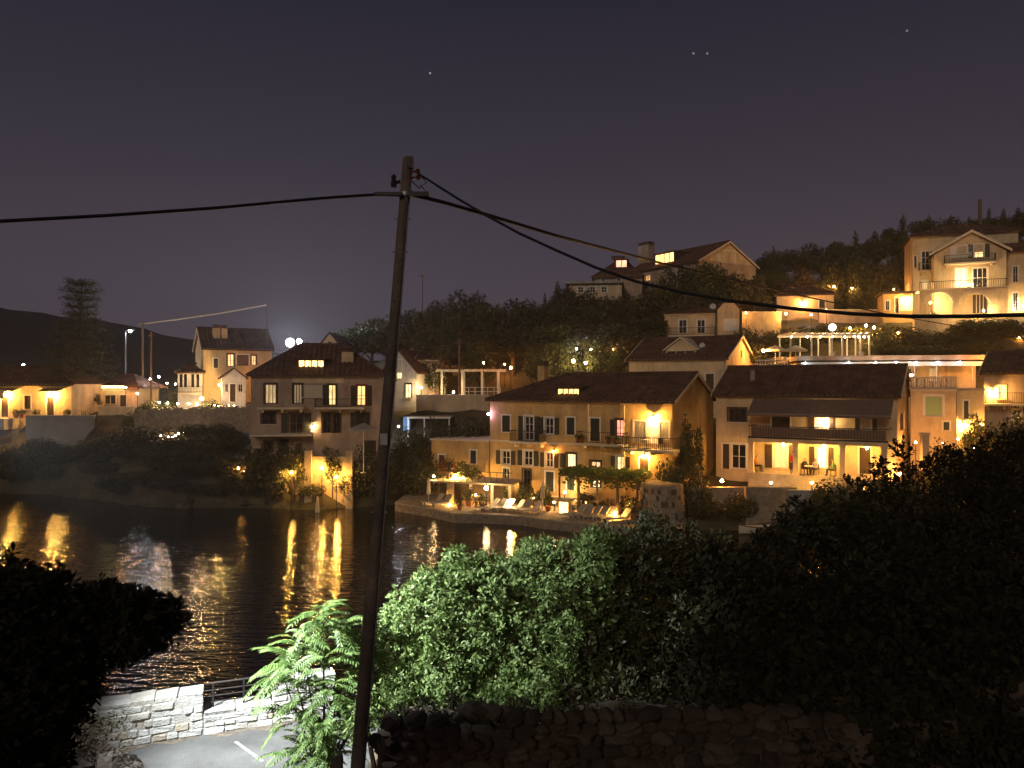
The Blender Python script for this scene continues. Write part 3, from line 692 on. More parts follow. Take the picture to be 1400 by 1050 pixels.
# lit garden wall and lamps below the brown house
gw = thing('garden_wall', 'pale plastered garden wall glowing behind plants below the brown house', 'wall')
for i, (xa, xb, yt, D) in enumerate(((398, 424, 622, 68.6), (424, 480, 626, 68.4), (376, 398, 640, 68.8))):
    A_, B_ = W(xa, yt, D), W(xb, yt, D); MB().box(A_.x+.003, D, 0, B_.x-.003, D+.35, A_.z).box(A_.x-.04, D-.05, A_.z+.002, B_.x+.04, D+.4, A_.z+.12).build('wall_panel', M_CREAM, gw)
for px in (422, 478): p = W(px, 616, 68.2); MB().box(p.x-.3, 67.9, 0, p.x+.3, 68.35, p.z).build('pier', M_CREAM, gw)
ground_lamp(W(398, 646, 67.4), 110, YEL, 'yellow garden lamp at the plants by the pale garden wall', .14)
ground_lamp(W(460, 652, 67.2), 95, YEL, 'yellow garden lamp on the rocks beside the garden wall', .14)
ground_lamp(W(440, 640, 67.6), 60, YEL, 'hidden yellow garden lamp against the pale garden wall', .09)
for px, py in ((326, 640), (333, 645)): ground_lamp(W(px, py, 69), 22, WARM, 'small orange lamp among dark shrubs by the water', .11, 'orange lamps among the shrubs')

# ------------------------------------------------------------------ second row behind
h = House('pediment_house', 'cream house with a pedimented dormer above the ochre house', (860, 86), (993, 80), 9.6, 7.5, 4)
zE = h.z(860, 491); zR = h.uz(1013, 460, 4.8)[1]
h.window((965, 511, 976, 532), closed=True, sm=M_SHUTB); h.window((880, 512, 890, 530), closed=True); h.window((920, 512, 930, 530), closed=True)
h.walls(zE, M_CREAM, gable='LR', zR=zR); h.roof(zE, zR); h.pipe(988, 494, 530)
h.dormer((912, 480, 950, 486), 1.0, None, m=M_CREAM, panes=3, gab=True, back=3)
u, y = h.uz(1013.7, 478, 0, 'R'); MB().box(h.L-.03, u-.18, y-.9, h.L+.03, u+.18, y-.1).build('vent_slit', M_SHUTB, h.root)
def dish(p, r, label, rz=-.3):
    o = thing('satellite_dish', label, 'satellite dish', p, rz, 'satellite dishes')
    d = MB(); k = 12; v = [(0, .12, 0)]+[(r*q*math.cos(2*math.pi*i/k), .12*(1-q*q), r*q*math.sin(2*math.pi*i/k)) for q in (.5, 1) for i in range(k)]
    f = [(0, 1+i, 1+(i+1) % k) for i in range(k)]+[(1+i, 13+i, 13+(i+1) % k, 1+(i+1) % k) for i in range(k)]
    d.add(v, f); d.build('reflector', M_DISH, o, True); MB().tube([(0, .1, 0), (0, .2, -.2), (0, .2, -1.2)], .03, 5).build('mast', M_STEEL, o); MB().tube([(0, .0, -r), (0, -.35, -.1)], .015, 4).build('arm', M_STEEL, o)
dish(h.world(960, 472.4, 2.2), .32, 'round pale satellite dish on the roof of the pedimented house')

h = House('upper_house', 'small cream house with balcony rail above the pedimented house', (908, 99), (978, 97), 8, 14, 11)
zE = h.z(908, 428)
h.window((928, 437, 939, 456), name='door', frame=M_WOODW); h.window((953, 437, 964, 456), name='door', frame=M_WOODW)
h.walls(zE, M_CREAM); h.balcony(909, 977, 458, 1.0, corb=False); zR = zE+1.5
h.roof(zE, zR, 'hip', 'hip', .25)
dish(h.world(974.5, 419, 1.2), .40, 'round pale satellite dish on the small upper house'); 
t_ = House('gabled_tower', 'cream gabled bay with white shuttered window beside the small upper house', (981, 95.8), (1011, 95.4), 7, 14, 11, 'tower')
zt = t_.z(990, 426); t_.window((991, 437, 1008, 452), frame=M_WOODW, closed=True, sm=M_WOODW, mull=(3, 4)); t_.walls(zt, M_CREAM)
zp = t_.z(995, 414.5); L = t_.L
MB().prism([(0, zt+.002), (L, zt+.002), (L, zt+.25), (L*.76, zp), (L*.28, zp), (0, zt+.25)], 0, .3).build('gable', M_CREAM, t_.root)
MB().prism([(-.2, zt+.1), (-.2, zt+.3), (L*.25, zp+.16), (L*.79, zp+.16), (L+.2, zt+.3), (L+.2, zt+.1), (L*.76, zp+.02), (L*.28, zp+.02)], .302, 7).build('roof', M_TILE, t_.root)
bulb_p = t_.world(996, 411, 1); o = thing('ball_finial', 'small pale ball finial on top of the gabled bay', 'finial', bulb_p); MB().ball((0, 0, 0), .25).build('ball', M_DISH, o, True); MB().tube([(0, 0, -.2), (0, 0, -.8)], .06, 6).build('stem', M_DISH, o)

# hilltop house
h = House('hilltop_house', 'long hilltop house with a big gable and lit dormers on the skyline', (858, 118), (955.5, 106), 12, 23.5, 18)
zE = h.z(955, 355.5); zR = h.uz(995.6, 331, 6)[1]
h.window((984, 343, 1005, 359), face='R', lit=CREAM, e=.14, mull=(4, 1)); h.window((925, 362, 935, 374)); h.window((882, 376, 889, 384), lit=WARM, e=.7)
zlow = zE
h.walls(zE, M_BROWN, gable='LR', zR=zR, gm=M_CREAM); h.roof(zE, zR)
h.dormer((896, 347, 921.5, 361), 1.2, (1, .50, .16), 2.3, panes=4, back=3)
h.chimney((872, 335, 887, 353), 3, M_BROWN, 2, 1.2)
lo = House('hilltop_wing', 'low tiled wing with a pink lit dormer beside the hilltop house', (812, 113), (878, 112), 9, 22, 17)
z1 = lo.z(840, 377); lo.window((843, 381, 849, 390)); lo.window((822, 381, 828, 390)); lo.walls(z1, M_BROWN); lo.roof(z1, lo.uz(850, 352, 4.5)[1], 'hip', 'hip')
lo.dormer((842, 356, 857, 365), 1.0, (1, .38, .22), 1.8, panes=2, back=2.5)
fl = House('flat_roof_annexe', 'low flat roofed annexe on the hill beside the hilltop wing', (778, 109), (850, 108), 6, 21, 16, 'annexe')
z1 = fl.z(810, 388); 
for x in (790, 806, 822): fl.window((x, 392, x+8, 400))
fl.walls(z1, M_CREAM); MB().box(-.5, -.6, z1+.003, fl.L+.3, fl.dep, z1+.3).build('roof', M_CONC, fl.root)

# villa with arches
h = House('villa_back_wing', 'tall cream back wing of the arched villa on the hill', (1248, 99), (1392, 95), 8, 19.3, 15)
zE = h.z(1248, 322.5); h.window((1260, 343, 1276, 369), name='door', shut='', mull=(3, 3)); h.balcony(1257, 1278, 369, .9)
h.window((1261, 384, 1268, 396), lit=CREAM, e=.5); h.window((1250, 350, 1253, 366), closed=True)
h.walls(zE, M_CREAM); h.roof(zE, zE+1.6, 'hip', 'hip', .4)
v = House('arched_villa', 'cream villa with a wide gable and an arched terrace on the hill', (1277, 94.5), (1376, 91.5), 9, 19.3, 15)
L = v.L; zE = v.z(1277, 348)
v.window((1332, 334, 1344.6, 352), lit=(1, .68, .26), e=1.7, shut='lr', sm=M_SHUT); v.window((1308, 336, 1321, 352), shut='lr', closed=True, sm=M_WOODW)
v.window((1306, 366, 1321, 393), lit=(1, .70, .28), e=1.5, name='door', mull=(2, 2)); v.window((1330, 366, 1350, 393), name='door', mull=(3, 2))
v.walls(zE, M_CREAM)
zp = v.z(1328, 317); um = v.uz(1328, 330)[0]
MB().prism([(0, zE+.003), (L, zE+.003), (um, zp-.1)], .0, .3).build('gable', M_CREAM, v.root)
for a, xe in ((-1, -.5), (1, L+.5)):
    zz = zE-.15
    o = MB().add([(x, y, z) for y in (-.4, 9.2) for x, z in ((xe, zz), (xe, zz+.2), (um, zp+.15), (um, zp-.05))], [(0, 1, 2, 3), (4, 7, 6, 5), (0, 4, 5, 1), (1, 5, 6, 2), (3, 2, 6, 7)]).build('roof', M_TILE, v.root)
    MB().add([(x, y, z) for y in (-.5, -.403) for x, z in ((xe, zz-.05), (xe, zz+.26), (um, zp+.22), (um, zp-.12))], [(0, 1, 2, 3), (4, 7, 6, 5), (0, 4, 5, 1), (1, 5, 6, 2), (3, 2, 6, 7)]).build('verge_board', M_TRIM, o)
v.balcony(1292, 1362, 358, 1.2)
# arched terrace (loggia) in front
off = -3.2; ul, ztop = v.uz(1257, 396, off); ur = v.uz(1378, 396, off)[0]; zb = v.uz(1315, 431, off)[1]
def arch_wall(L0, L1, z0, z1, arches, y0, y1):
    mb = MB(); xs = L0
    for (c, r, zs) in arches:
        mb.box(xs, y0, z0, c-r, y1, z1); n = 12
        for k in range(n):
            t0, t1 = math.pi-math.pi*k/n, math.pi-math.pi*(k+1)/n
            xa, xb = c+r*math.cos(t0), c+r*math.cos(t1); za, zb2 = zs+r*math.sin(t0)*1.0, zs+r*math.sin(t1)
            for y in (y0, y1): mb.quad((xa, y, za), (xb, y, zb2), (xb, y, z1), (xa, y, z1))
            mb.quad((xa, y0, za), (xb, y0, zb2), (xb, y1, zb2), (xa, y1, za))
        xs = c+r
    mb.box(xs, y0, z0, L1, y1, z1); return mb
ar = []
for x0, x1 in ((1266, 1302), (1314, 1351)):
    c = v.uz((x0+x1)/2, 420, off)[0]; r = (v.uz(x1, 420, off)[0]-v.uz(x0, 420, off)[0])/2; ar.append((c, r, v.uz(x0, 400, off)[1]-r))
lg = arch_wall(ul, ur, v.zb, ztop-.15, ar, off, off+.4).build('arcade', M_CREAM, v.root)
for c, r, zs in ar:
    t_ = MB(); n = 14
    for k in range(n):
        a0, a1 = math.pi-math.pi*k/n, math.pi-math.pi*(k+1)/n
        for rr in ((r+.02, r+.28),):
            t_.add([(c+q*math.cos(a), off-y, zs+q*math.sin(a)) for y in (.06, -.002) for a in (a0, a1) for q in rr], [(0, 1, 3, 2), (1, 5, 7, 3), (0, 2, 6, 4)])
    t_.build('arch_moulding', M_TRIM, lg)
MB().box(ul-.2, off-.2, ztop-.147, ur+.2, -.003, ztop).build('terrace_floor', M_TRIM, v.root)
MB().box(ul, off+.402, zb-.05, ur, -.003, zb+.02).build('loggia_floor', M_QUAY, v.root)
MB().box(ur-.4, off+.402, v.zb, ur, -.003, ztop-.15).build('side_wall', M_CREAM, v.root)
pp = MB()
for k in range(40):
    x = ul+(ur-ul)*k/39; pp.box(x-.02, off+.05, ztop, x+.02, off+.09, ztop+.85)
pp.box(ul, off+.03, ztop+.85, ur, off+.11, ztop+.92); pp.build('railing', M_IRON, v.root)
r_ = v.rect((1330, 403, 1349, 428)); o = MB().box(r_[0], -.06, r_[1], r_[2], -.004, r_[3]).build('loggia_door', M_SHUTB, v.root)
for k in range(1, 4): MB().box(r_[0]+(r_[2]-r_[0])*k/4-.04, -.09, r_[1], r_[0]+(r_[2]-r_[0])*k/4+.04, -.063, r_[3]).build('glazing_bar', M_WOODW, o)
w_ = House('villa_side_wing', 'cream side wing with narrow windows right of the arched villa', (1377, 92.5), (1480, 90), 8, 19.3, 15)
zE = w_.z(1390, 343); w_.window((1385, 364, 1392, 386), shut='', lit=None); w_.window((1385, 400, 1392, 425)); w_.window((1430, 364, 1440, 386)); w_.walls(zE, M_CREAM); w_.roof(zE, zE+1.7, 'gable', 'hip', .4)
def lampset(lst):
    for kind, px, py, D, pw, col, label, r in lst:
        p = W(px, py, D)
        (ground_lamp(p, pw, col, label, r) if kind == 'g' else post_lamp(p, gz(p.x, p.y), pw, col, label, r))
p = v.world(1272, 414, off+1.6); o = thing('loggia_lamp', 'lamp glowing inside the first arch of the villa loggia', 'lamp', p); bulb('globe', (0, 0, 0), .13, CREAM, 150, o); MB().tube([(0, 0, .1), (0, 0, ztop+19.3-p.z-.15)], .02, 4).build('rod', M_IRON, o)
p = v.world(1345, 420, off-1.2); ground_lamp(Vector((p.x, p.y, zb+19.3+.35)), 140, CREAM, 'low lamp in the bed before the villa arcade', .12)
p = w_.world(1400, 425, -2); ground_lamp(Vector((p.x, p.y, 20.2)), 190, CREAM, 'low lamp washing the narrow window wing of the villa', .12)
p = h.world(1262, 400, -1.5); ground_lamp(Vector((p.x-1.5, p.y, 20.0)), 170, CREAM, 'low lamp washing the back wing of the villa', .12)
p = v.world(1325, 393, -1.8); o = thing('terrace_lamp', 'lamp on the villa terrace before the lit door', 'lamp', (p.x, p.y, 19.3+ztop)); bulb('globe', (0, 0, .5), .10, CREAM, 110, o); MB().lathe([(.12, 0), (.1, .04), (.03, .06), (.03, .41)], 6).build('base', M_IRON, o)

# small hillside buildings
h = House('hillside_hut', 'small lit flat roofed hut beside the arched villa', (1207, 98), (1248, 97), 4, 18.8, 16, 'hut')
zE = h.z(1220, 402); h.window((1211, 411, 1216, 424)); h.window((1224, 407, 1229, 428), name='door'); h.window((1232, 408, 1246, 424), mull=(4, 3), lit=CREAM, e=.5); h.walls(zE, M_YEL); MB().box(-.3, -.4, zE+.003, h.L+.3, 4.2, zE+.25).build('roof', M_TILE, h.root)
wall_lamp(h, 1240, 408, 150, YEL, 'bright wall lamp on the small hut beside the villa', .15)
h = House('terrace_cottage', 'low cream cottage with a bright lamp on the upper terrace', (1062, 106), (1140, 104), 5, 19.6, 16, 'cottage')
zE = h.z(1075, 403); h.window((1120, 411, 1128, 421), closed=True); h.walls(zE, M_CREAM); h.roof(zE, zE+1.2, 'hip', 'hip', .3); h.chimney((1081, 393, 1086, 404), 2, M_CREAM)
wall_lamp(h, 1098.6, 414, 160, WARM, 'bright wall lamp on the low cream cottage', .15)
for xa, xb, ya, yb, D, lab in ((1015, 1068, 427, 437, 99, 'low plastered retaining wall under the low cream cottage'), (1120, 1206, 424, 434, 101, 'long dim retaining wall between cottage and hut'), (1250, 1400, 434, 446, 90.5, 'retaining wall below the arched villa terrace')):
    o = thing('retaining_wall', lab, 'wall'); A_, B_ = W(xa, ya, D), W(xb, ya, D)
    MB().box(A_.x, D, A_.z-4, B_.x, D+.4, A_.z).build('wall_body', M_CREAM if D != 101 else M_BROWN, o); MB().box(A_.x-.05, D-.06, A_.z+.002, B_.x+.05, D+.46, A_.z+.1).build('coping', M_TRIM, o)
# ------------------------------------------------------------------ right: restaurant terrace, green window house
h = House('restaurant_building', 'long low restaurant building with a white awning band and string lights', (1090, 81), (1334, 78), 6, 10.3, 8, 'restaurant')
zE = h.z(1200, 494)
for x in (1130, 1165, 1200, 1235, 1270): h.window((x, 503, x+12, 522), lit=None if x % 2 else CREAM, e=.25, trim=False, sill=False)
h.walls(zE, M_CREAM)
MB().box(-.4, -2.15, h.uz(1200, 494, -2.2)[1]+.12, h.L+.3, h.dep+.3, h.uz(1200, 486, -2.2)[1]).build('roof', M_BROWN, h.root)
aw = MB(); n = 44
za, zb_ = h.uz(1200, 494.8, -2.2)[1], h.uz(1200, 500.5, -2.2)[1]
for k in range(n):
    xa, xb = h.L*k/n, h.L*(k+1)/n; dz = .03 if k % 2 else 0
    aw.quad((xa, -.02, za+.12), (xb, -.02, za+.12), (xb, -2.2, za), (xa, -2.2, za)); aw.quad((xa, -2.2, za), (xb, -2.2, za), (xb, -2.2-dz*2, zb_), (xa, -2.2-dz*2, zb_))
aw.build('awning', M_WAWN, h.root)
for x in (1100, 1159, 1195, 1223, 1251, 1281, 1330):
    u = h.uz(x, 500, -2.2)[0]; MB().tube([(u, -2.1, h.zb), (u, -2.1, zb_+.05)], .05, 6).build('post', M_WOODW, h.root)
st = thing('string_lights', 'blue white string lights along the white restaurant awning', 'string lights', h.root.location, h.root.rotation_euler.z)
pts = []
for x in (1100, 1159, 1195.6, 1223.5, 1251, 1280.6, 1310):
    u = h.uz(x, 498, -2.35)[0]; pts.append((u, -2.75, za+.1)); bulb('bulb', (u, -2.75, za-.08), .08, (.75, .9, 1), 3.5, st)
MB().tube(pts, .015, 4).build('cable', M_RUBBER, st)
# pergola terrace above
pg = thing('white_pergola', 'white pergola with hanging bulbs on the upper restaurant terrace', 'pergola', (0, 0, 0))
D0, D1 = 86, 89.5; A_, B_ = W(1078, 459, D0), W(1190, 459, D0); zf = H-(488-525)/F*D0
for x in (1081, 1110, 1136, 1152, 1177, 1189):
    for D in (D0, D1): p = W(x, 459, D0); MB().box(p.x-.07, D, zf-1, p.x+.07, D+.14, A_.z-.003).build('post', M_WOODW, pg)
for D in (D0, D1): MB().box(A_.x, D-.02, A_.z, B_.x, D+.16, A_.z+.22).build('beam', M_WOODW, pg)
for k in range(14):
    x = A_.x+.2+(B_.x-A_.x-.4)*k/13; MB().box(x-.05, D0-.4, A_.z+.223, x+.05, D1+.4, A_.z+.36).build('rafter', M_WOODW, pg)
MB().box(A_.x-1, D0-1.2, zf-2.5, B_.x+3, D1+1, zf-.01).build('terrace_floor', M_CONC, pg)
for x in (1138, 1177): p = W(x, 480, D0-.3); MB().lathe([(.2, 0), (.3, .5), (.33, .55), (.2, .52)], 8, (p.x, D0-.4, zf)).build('planter', M_DISH, pg)
st = thing('string_lights', 'warm bulbs hanging in a row under the white pergola', 'string lights', (0, 0, 0)); pts = []
for x in (1082, 1104, 1121.7, 1138, 1155, 1168, 1174, 1181.7):
    p = W(x, 459.5, D0+.5); pts.append((p.x, p.y, p.z+.12)); bulb('bulb', (p.x, p.y, p.z-.08), .12, CREAM, 20, st)
MB().tube(pts, .015, 4).build('cable', M_RUBBER, st)
p = W(1138, 447.5, 85.3); o = thing('globe_lamp', 'large pale globe lamp on a post before the white pergola', 'lamp post', (p.x, p.y, zf-.02)); hh = p.z-zf+.02
MB().lathe([(.15, 0), (.12, .1), (.05, .2), (.05, hh-.4)], 8).build('post', M_WOODW, o); bulb('globe', (0, 0, hh), .42, (1, .78, .58), 4, o)
post_lamp(W(1043.7, 479.4, 84), gz(*W(1043.7, 479.4, 84).xy), 200, WARM, 'bright globe lamp post beside the gable of the pedimented house', .2)
# low wall and white parasols on the terrace left of the pergola
o = thing('terrace_wall', 'low white terrace wall with balusters beside the pedimented house', 'wall'); A_, B_ = W(1034, 492, 83.5), W(1094, 492, 83.5)
MB().box(A_.x, 83.5, A_.z-3, B_.x, 83.8, A_.z-.8).build('wall_body', M_WHITE, o)
for k in range(16): x = A_.x+.15+(B_.x-A_.x-.3)*k/15; MB().lathe([(.06, 0), (.09, .25), (.05, .55), (.07, .7)], 6, (x, 83.65, A_.z-.8)).build('baluster', M_WHITE, o)
MB().box(A_.x, 83.45, A_.z-.1, B_.x, 83.85, A_.z+.02).build('rail', M_WHITE, o)
for i, x in enumerate((1060, 1088)): p = W(x, 472, 85); parasol((p.x, p.y, A_.z-.8), p.z-A_.z+.8, 'pale open parasol on the terrace before the pergola', 1.3, M_CLOTH, 'open parasols by the pergola')

h = House('green_window_house', 'cream flat roofed house with one large green window', (1245, 64.5), (1307, 63), 7, 5.5, 2)
zE = h.z(1275, 532); h.window((1264, 541, 1289, 569), mull=(1, 1), glass=mat('pale green blind', (.30, .42, .22), .8, .05), sill=True)
h.window((1290, 577, 1298, 588), closed=True); h.walls(zE, M_CREAM); h.band(533, 1270, .25, .12)
MB().box(-.15, -.15, zE+.003, h.L+.15, 7, zE+.18).build('roof_terrace', M_CONC, h.root)
bl = MB()
for k in range(24): x = -.05+(h.L+.05)*k/23; bl.lathe([(.04, 0), (.07, .25), (.04, .6), (.06, .75)], 6, (x, .05, zE+.18))
b_ = bl.build('balusters', M_TRIM, h.root); MB().box(-.1, -.05, zE+.94, h.L+.1, .15, zE+1.05).build('balustrade_rail', M_TRIM, h.root)
ROOFT = (h, zE)
h2 = House('stepped_annexe', 'low cream annexe stepping up beside the green window house', (1308, 65), (1346, 64), 6, 5.8, 2, 'annexe')
z2 = h2.z(1325, 534); h2.window((1318, 548, 1324, 572), closed=True); h2.walls(z2, M_CREAM); MB().box(-.1, -.1, z2+.003, h2.L+.1, 6, z2+.2).build('roof', M_CONC, h2.root)
h3 = House('balcony_house', 'shadowed house with a pale balcony slab at the hillside edge', (1345, 67), (1460, 63), 7, 6, 2)
z3 = h3.z(1380, 508); h3.window((1365, 528, 1374, 545), lit=CREAM, e=.8); h3.window((1385, 560, 1395, 575)); h3.walls(z3, M_BROWN); h3.roof(z3, z3+1.8, 'gable', 'hip'); h3.balcony(1344, 1400, 552, 1.2)
wall_lamp(h3, 1356, 536, 170, YEL, 'bright wall lamp on the balcony house', .16)
wall_lamp(h2, 1316, 581, 210, YEL, 'bright wall lamp low on the stepped annexe', .17)
lampset([
 ('p', 1360, 492.6, 74, 90, AMB, 'orange lamp post beside vines above the balcony house', .15), ('p', 1372, 492.6, 74, 90, AMB, 'orange lamp post above the balcony house', .15), ('p', 1380, 481, 76, 110, WARM, 'taller warm lamp post above the balcony house', .2),
 ('p', 1162, 448.6, 93, 70, YEL, 'yellow lamp post on the slope behind the pergola', .15), ('p', 1184, 445, 93, 110, YEL, 'bright yellow lamp post behind the pergola end', .18), ('p', 1195, 448, 92, 110, YEL, 'bright yellow lamp post among shrubs by the pergola end', .18),
 ('g', 1074.6, 429, 98, 80, YEL, 'yellow garden lamp by the cottage retaining wall', .15), ('g', 1109, 430.6, 98, 30, (.9, .8, 1), 'violet white garden lamp below the low cottage', .12),
 ('g', 1394, 461, 84, 60, AMB, 'orange garden lamp below the villa side wing', .12), ('g', 1110, 396, 112, 130, WARM, 'garden lamp lighting trees behind the low cottage', .14), ('g', 1140, 392, 112, 130, WARM, 'garden lamp lighting the taller trees behind the cottage', .14), ('g', 1165, 394, 110, 70, WARM, 'garden lamp under the trees beside the villa', .12), ('g', 1222, 396, 104, 80, WARM, 'garden lamp on the bank above the hut', .12),
 ('g', 1230, 648, 58, 120, WARM, 'garden lamp behind the dark shrub by the porch house corner', .15), ('g', 1178, 667, 55, 60, WARM, 'garden lamp on the lower wall before the porch house', .16), ('g', 987, 657, 60, 60, AMB, 'bright orange garden lamp before the porch house left end', .17), ('g', 1054, 660, 60, 14, CREAM, 'small round cream lamp below the porch', .12), ('g', 1110, 660, 58.5, 50, YEL, 'yellow garden lamp under the porch steps', .13), ('g', 1252, 605, 60, 40, AMB, 'orange lamp by the side door of the porch house', .1), ('g', 1262, 607, 60, 40, AMB, 'orange lamp on the path beside the green window house', .1),
 ('g', 1020, 428, 98, 26, WARM, 'small warm lamp at the end of the low retaining wall', .1), ('g', 1130, 424, 100, 26, WARM, 'small warm lamp on the long dim retaining wall', .1), ('g', 1228, 455, 88, 26, AMB, 'small orange lamp among shrubs under the hut', .1), ('g', 1342, 441, 89, 26, AMB, 'small orange lamp under the villa retaining wall', .1), ('g', 1385, 446, 88, 40, YEL, 'yellow lamp in the vines below the villa side wing', .12), ('g', 1310, 600, 58.5, 30, YEL, 'yellow lamp among shrubs before the stepped annexe', .1), ('g', 1290, 606, 58, 24, AMB, 'orange lamp behind the pale gate pier', .1), ('g', 1332, 612, 57, 24, AMB, 'orange lamp low in the dark shrubs', .1), ('g', 1342, 580, 60, 60, YEL, 'yellow lamp lighting the shrub by the stepped annexe', .12)])
# lower garden wall under the porch house
o = thing('garden_wall', 'dark stone garden wall below the lit porch house', 'wall')
for xa, xb, ya, D in ((938, 1020, 668, 59.6), (1020, 1078, 668, 58.2), (1078, 1140, 672, 57), (1140, 1235, 668, 55)):
    A_, B_ = W(xa, ya, D), W(xb, ya, D); MB().box(A_.x, D, -.5, B_.x+.6, D+.45, A_.z).box(A_.x-.03, D-.05, A_.z+.003, B_.x+.63, D+.5, A_.z+.1).build('wall_panel', M_GREY if xa == 1078 else M_STONE, o)
# shrine-like lit niche right
o = thing('gate_pier', 'tall pale lit gate pier between dark shrubs', 'gate pier', W(1266, 606, 58)); MB().box(-.25, 0, -2, .25, .4, .65).build('shaft', M_CREAM, o); MB().box(-.32, -.08, .653, .32, .48, .78).build('cap', M_TRIM, o)

# boats
def boat(px, py, L, rz, m, label):
    p = G(px, py, .35); o = thing('rowing_boat', label, 'boat', (p.x, p.y, .0), rz)
    secs = []; n = 8
    for i in range(n+1):
        t = i/n*2-1; w = .62*(1-abs(t)**2.4)+.02; sh = .55+.16*t*t
        secs.append([(t*L/2, -w, sh), (t*L/2, -w*.75, .15), (t*L/2, 0, -.05), (t*L/2, w*.75, .15), (t*L/2, w, sh)])
    b = MB(); k = 5; b.v = [q for s in secs for q in s]; b.f = [(i*k+j, i*k+j+1, (i+1)*k+j+1, (i+1)*k+j) for i in range(n) for j in range(k-1)]
    b.build('hull', m, o, True)
    g = MB(); 
    for s in (-1, 1): g.tube([(sec[0 if s < 0 else 4]) for sec in secs], .04, 5)
    g.build('gunwale', M_WOOD, o)
    for x in (-.28, .1, .42): MB().box(x*L/2*1.2-.12, -.5, .36, x*L/2*1.2+.12, .5, .40).build('thwart', M_WOOD, o)
boat(1040, 723, 3.4, .15, mat('cream boat paint', (.55, .48, .36), .5, .1), 'small cream rowing boat at the dark shore below the porch house')
boat(1075, 729, 4.2, -.05, mat('brown boat varnish', (.16, .09, .05), .4, .1), 'brown wooden boat beside the cream rowing boat')

# ------------------------------------------------------------------ left shore
h = House('long_low_house', 'long low cream house with two lit doors on the left shore', (-75, 85), (98, 85), 8, 7.3, 4)
zE = h.z(50, 524)
for x in (64, 1.5, -60): h.window((x, 543, x+9.8, 570), name='door', closed=True, sm=M_SHUTB)
h.window((33, 541, 42, 559), closed=True, sm=M_SHUTB); h.window((-30, 541, -20, 559), closed=True, sm=M_SHUTB)
h.walls(zE, M_CREAM); h.roof(zE, zE+1.9, 'hip', 'hip', .4)
for x in (69.2, 6.5, -55):
    u, z = h.uz(x, 535, -.5); MB().add([(u-1.1, -.003, z+.25), (u+1.1, -.003, z+.25), (u+1.1, -.9, z), (u-1.1, -.9, z), (u-1.1, -.003, z+.33), (u+1.1, -.003, z+.33), (u+1.1, -.9, z+.08), (u-1.1, -.9, z+.08)], [(0, 3, 2, 1), (4, 5, 6, 7), (2, 3, 7, 6), (0, 4, 7, 3), (1, 2, 6, 5)]).build('door_hood', M_TILE, h.root)
wall_lamp(h, 69.4, 539.5, 230, YEL, 'bright wall lamp under the door hood nearest the conifer', .15, .4)
wall_lamp(h, 6.4, 539.5, 230, YEL, 'bright wall lamp under the door hood beside the small window', .15, .4)
MB().box(-.5, -2.6, -1.2, 8.2, -.003, -.02).build('door_terrace', M_CONC, h.root)
for k, x in enumerate((22, 30, 50, 92)): 
    p = h.world(x, 566, -1.2); o = thing('flower_pot', 'terracotta flower pot along the long low house', 'flower pot', (p.x, p.y, 7.28), 0, 'pots along the long low house'); MB().lathe([(.2, 0), (.28, .35), (.3, .42), (.22, .4)], 8).build('pot', M_TERRA, o)
    link('plant', leaves('plant', *shellpts([(0, 0, .65, .38, .38, .32)], 120, .3), .22, L_MID), o)
o = thing('boundary_wall', 'plain white boundary wall below the long low house', 'wall'); A_, B_ = W(35, 568.5, 80.5), W(128, 568.5, 80.5)
MB().add([(A_.x, 80.5, 3), (B_.x-3, 80.5, 3), (B_.x, 80.5, A_.z-1.2), (B_.x, 80.5, A_.z), (A_.x, 80.5, A_.z), (A_.x, 80.8, 3), (B_.x-3, 80.8, 3), (B_.x, 80.8, A_.z-1.2), (B_.x, 80.8, A_.z), (A_.x, 80.8, A_.z)], [(0, 1, 2, 3, 4), (9, 8, 7, 6, 5), (4, 3, 8, 9), (0, 4, 9, 5), (3, 2, 7, 8), (2, 1, 6, 7)]).build('wall_body', M_GREY, o)
MB().box(A_.x-.05, 80.45, A_.z+.003, B_.x+.05, 80.85, A_.z+.07).build('coping', M_WHITE, o)
p = W(32, 499, 112); post_lamp(p, gz(p.x, p.y), 20, WHITE, 'lone white street lamp above the long low house roof', .22)

h = House('beach_bar', 'small beach bar with a long glowing light strip', (136, 92), (188, 91), 4, 8.2, 6, 'bar')
zE = h.z(160, 528); h.window((142, 540, 158, 553), mull=(2, 1)); h.window((164, 540, 172, 556), name='door', closed=True, sm=M_SHUTB)
h.walls(zE, M_CREAM); h.roof(zE+.1, zE+1.3, 'hip', 'hip', .7)
q = h.rect((140, 527.5, 169, 533), 'F', -.5); o = thing('strip_light', 'long yellow strip light under the beach bar eaves', 'strip light', h.root.location, h.root.rotation_euler.z)
MB().box(q[0], -.56, q[1], q[2], -.46, q[3]).build('tube', emit((1, .72, .26), 7), o); MB().box(q[0], -.58, q[3]+.003, q[2], -.2, q[3]+.08).build('housing', M_STEEL, o)
o = thing('bar_wall', 'low lit plastered wall in front of the beach bar', 'wall'); A_, B_ = W(134, 557, 88), W(182, 557, 88); MB().box(A_.x, 88, 4, B_.x, 88.3, A_.z).build('wall_body', M_CREAM, o); MB().box(A_.x-.05, 87.95, A_.z+.002, B_.x+.05, 88.35, A_.z+.1).build('coping', M_TRIM, o)
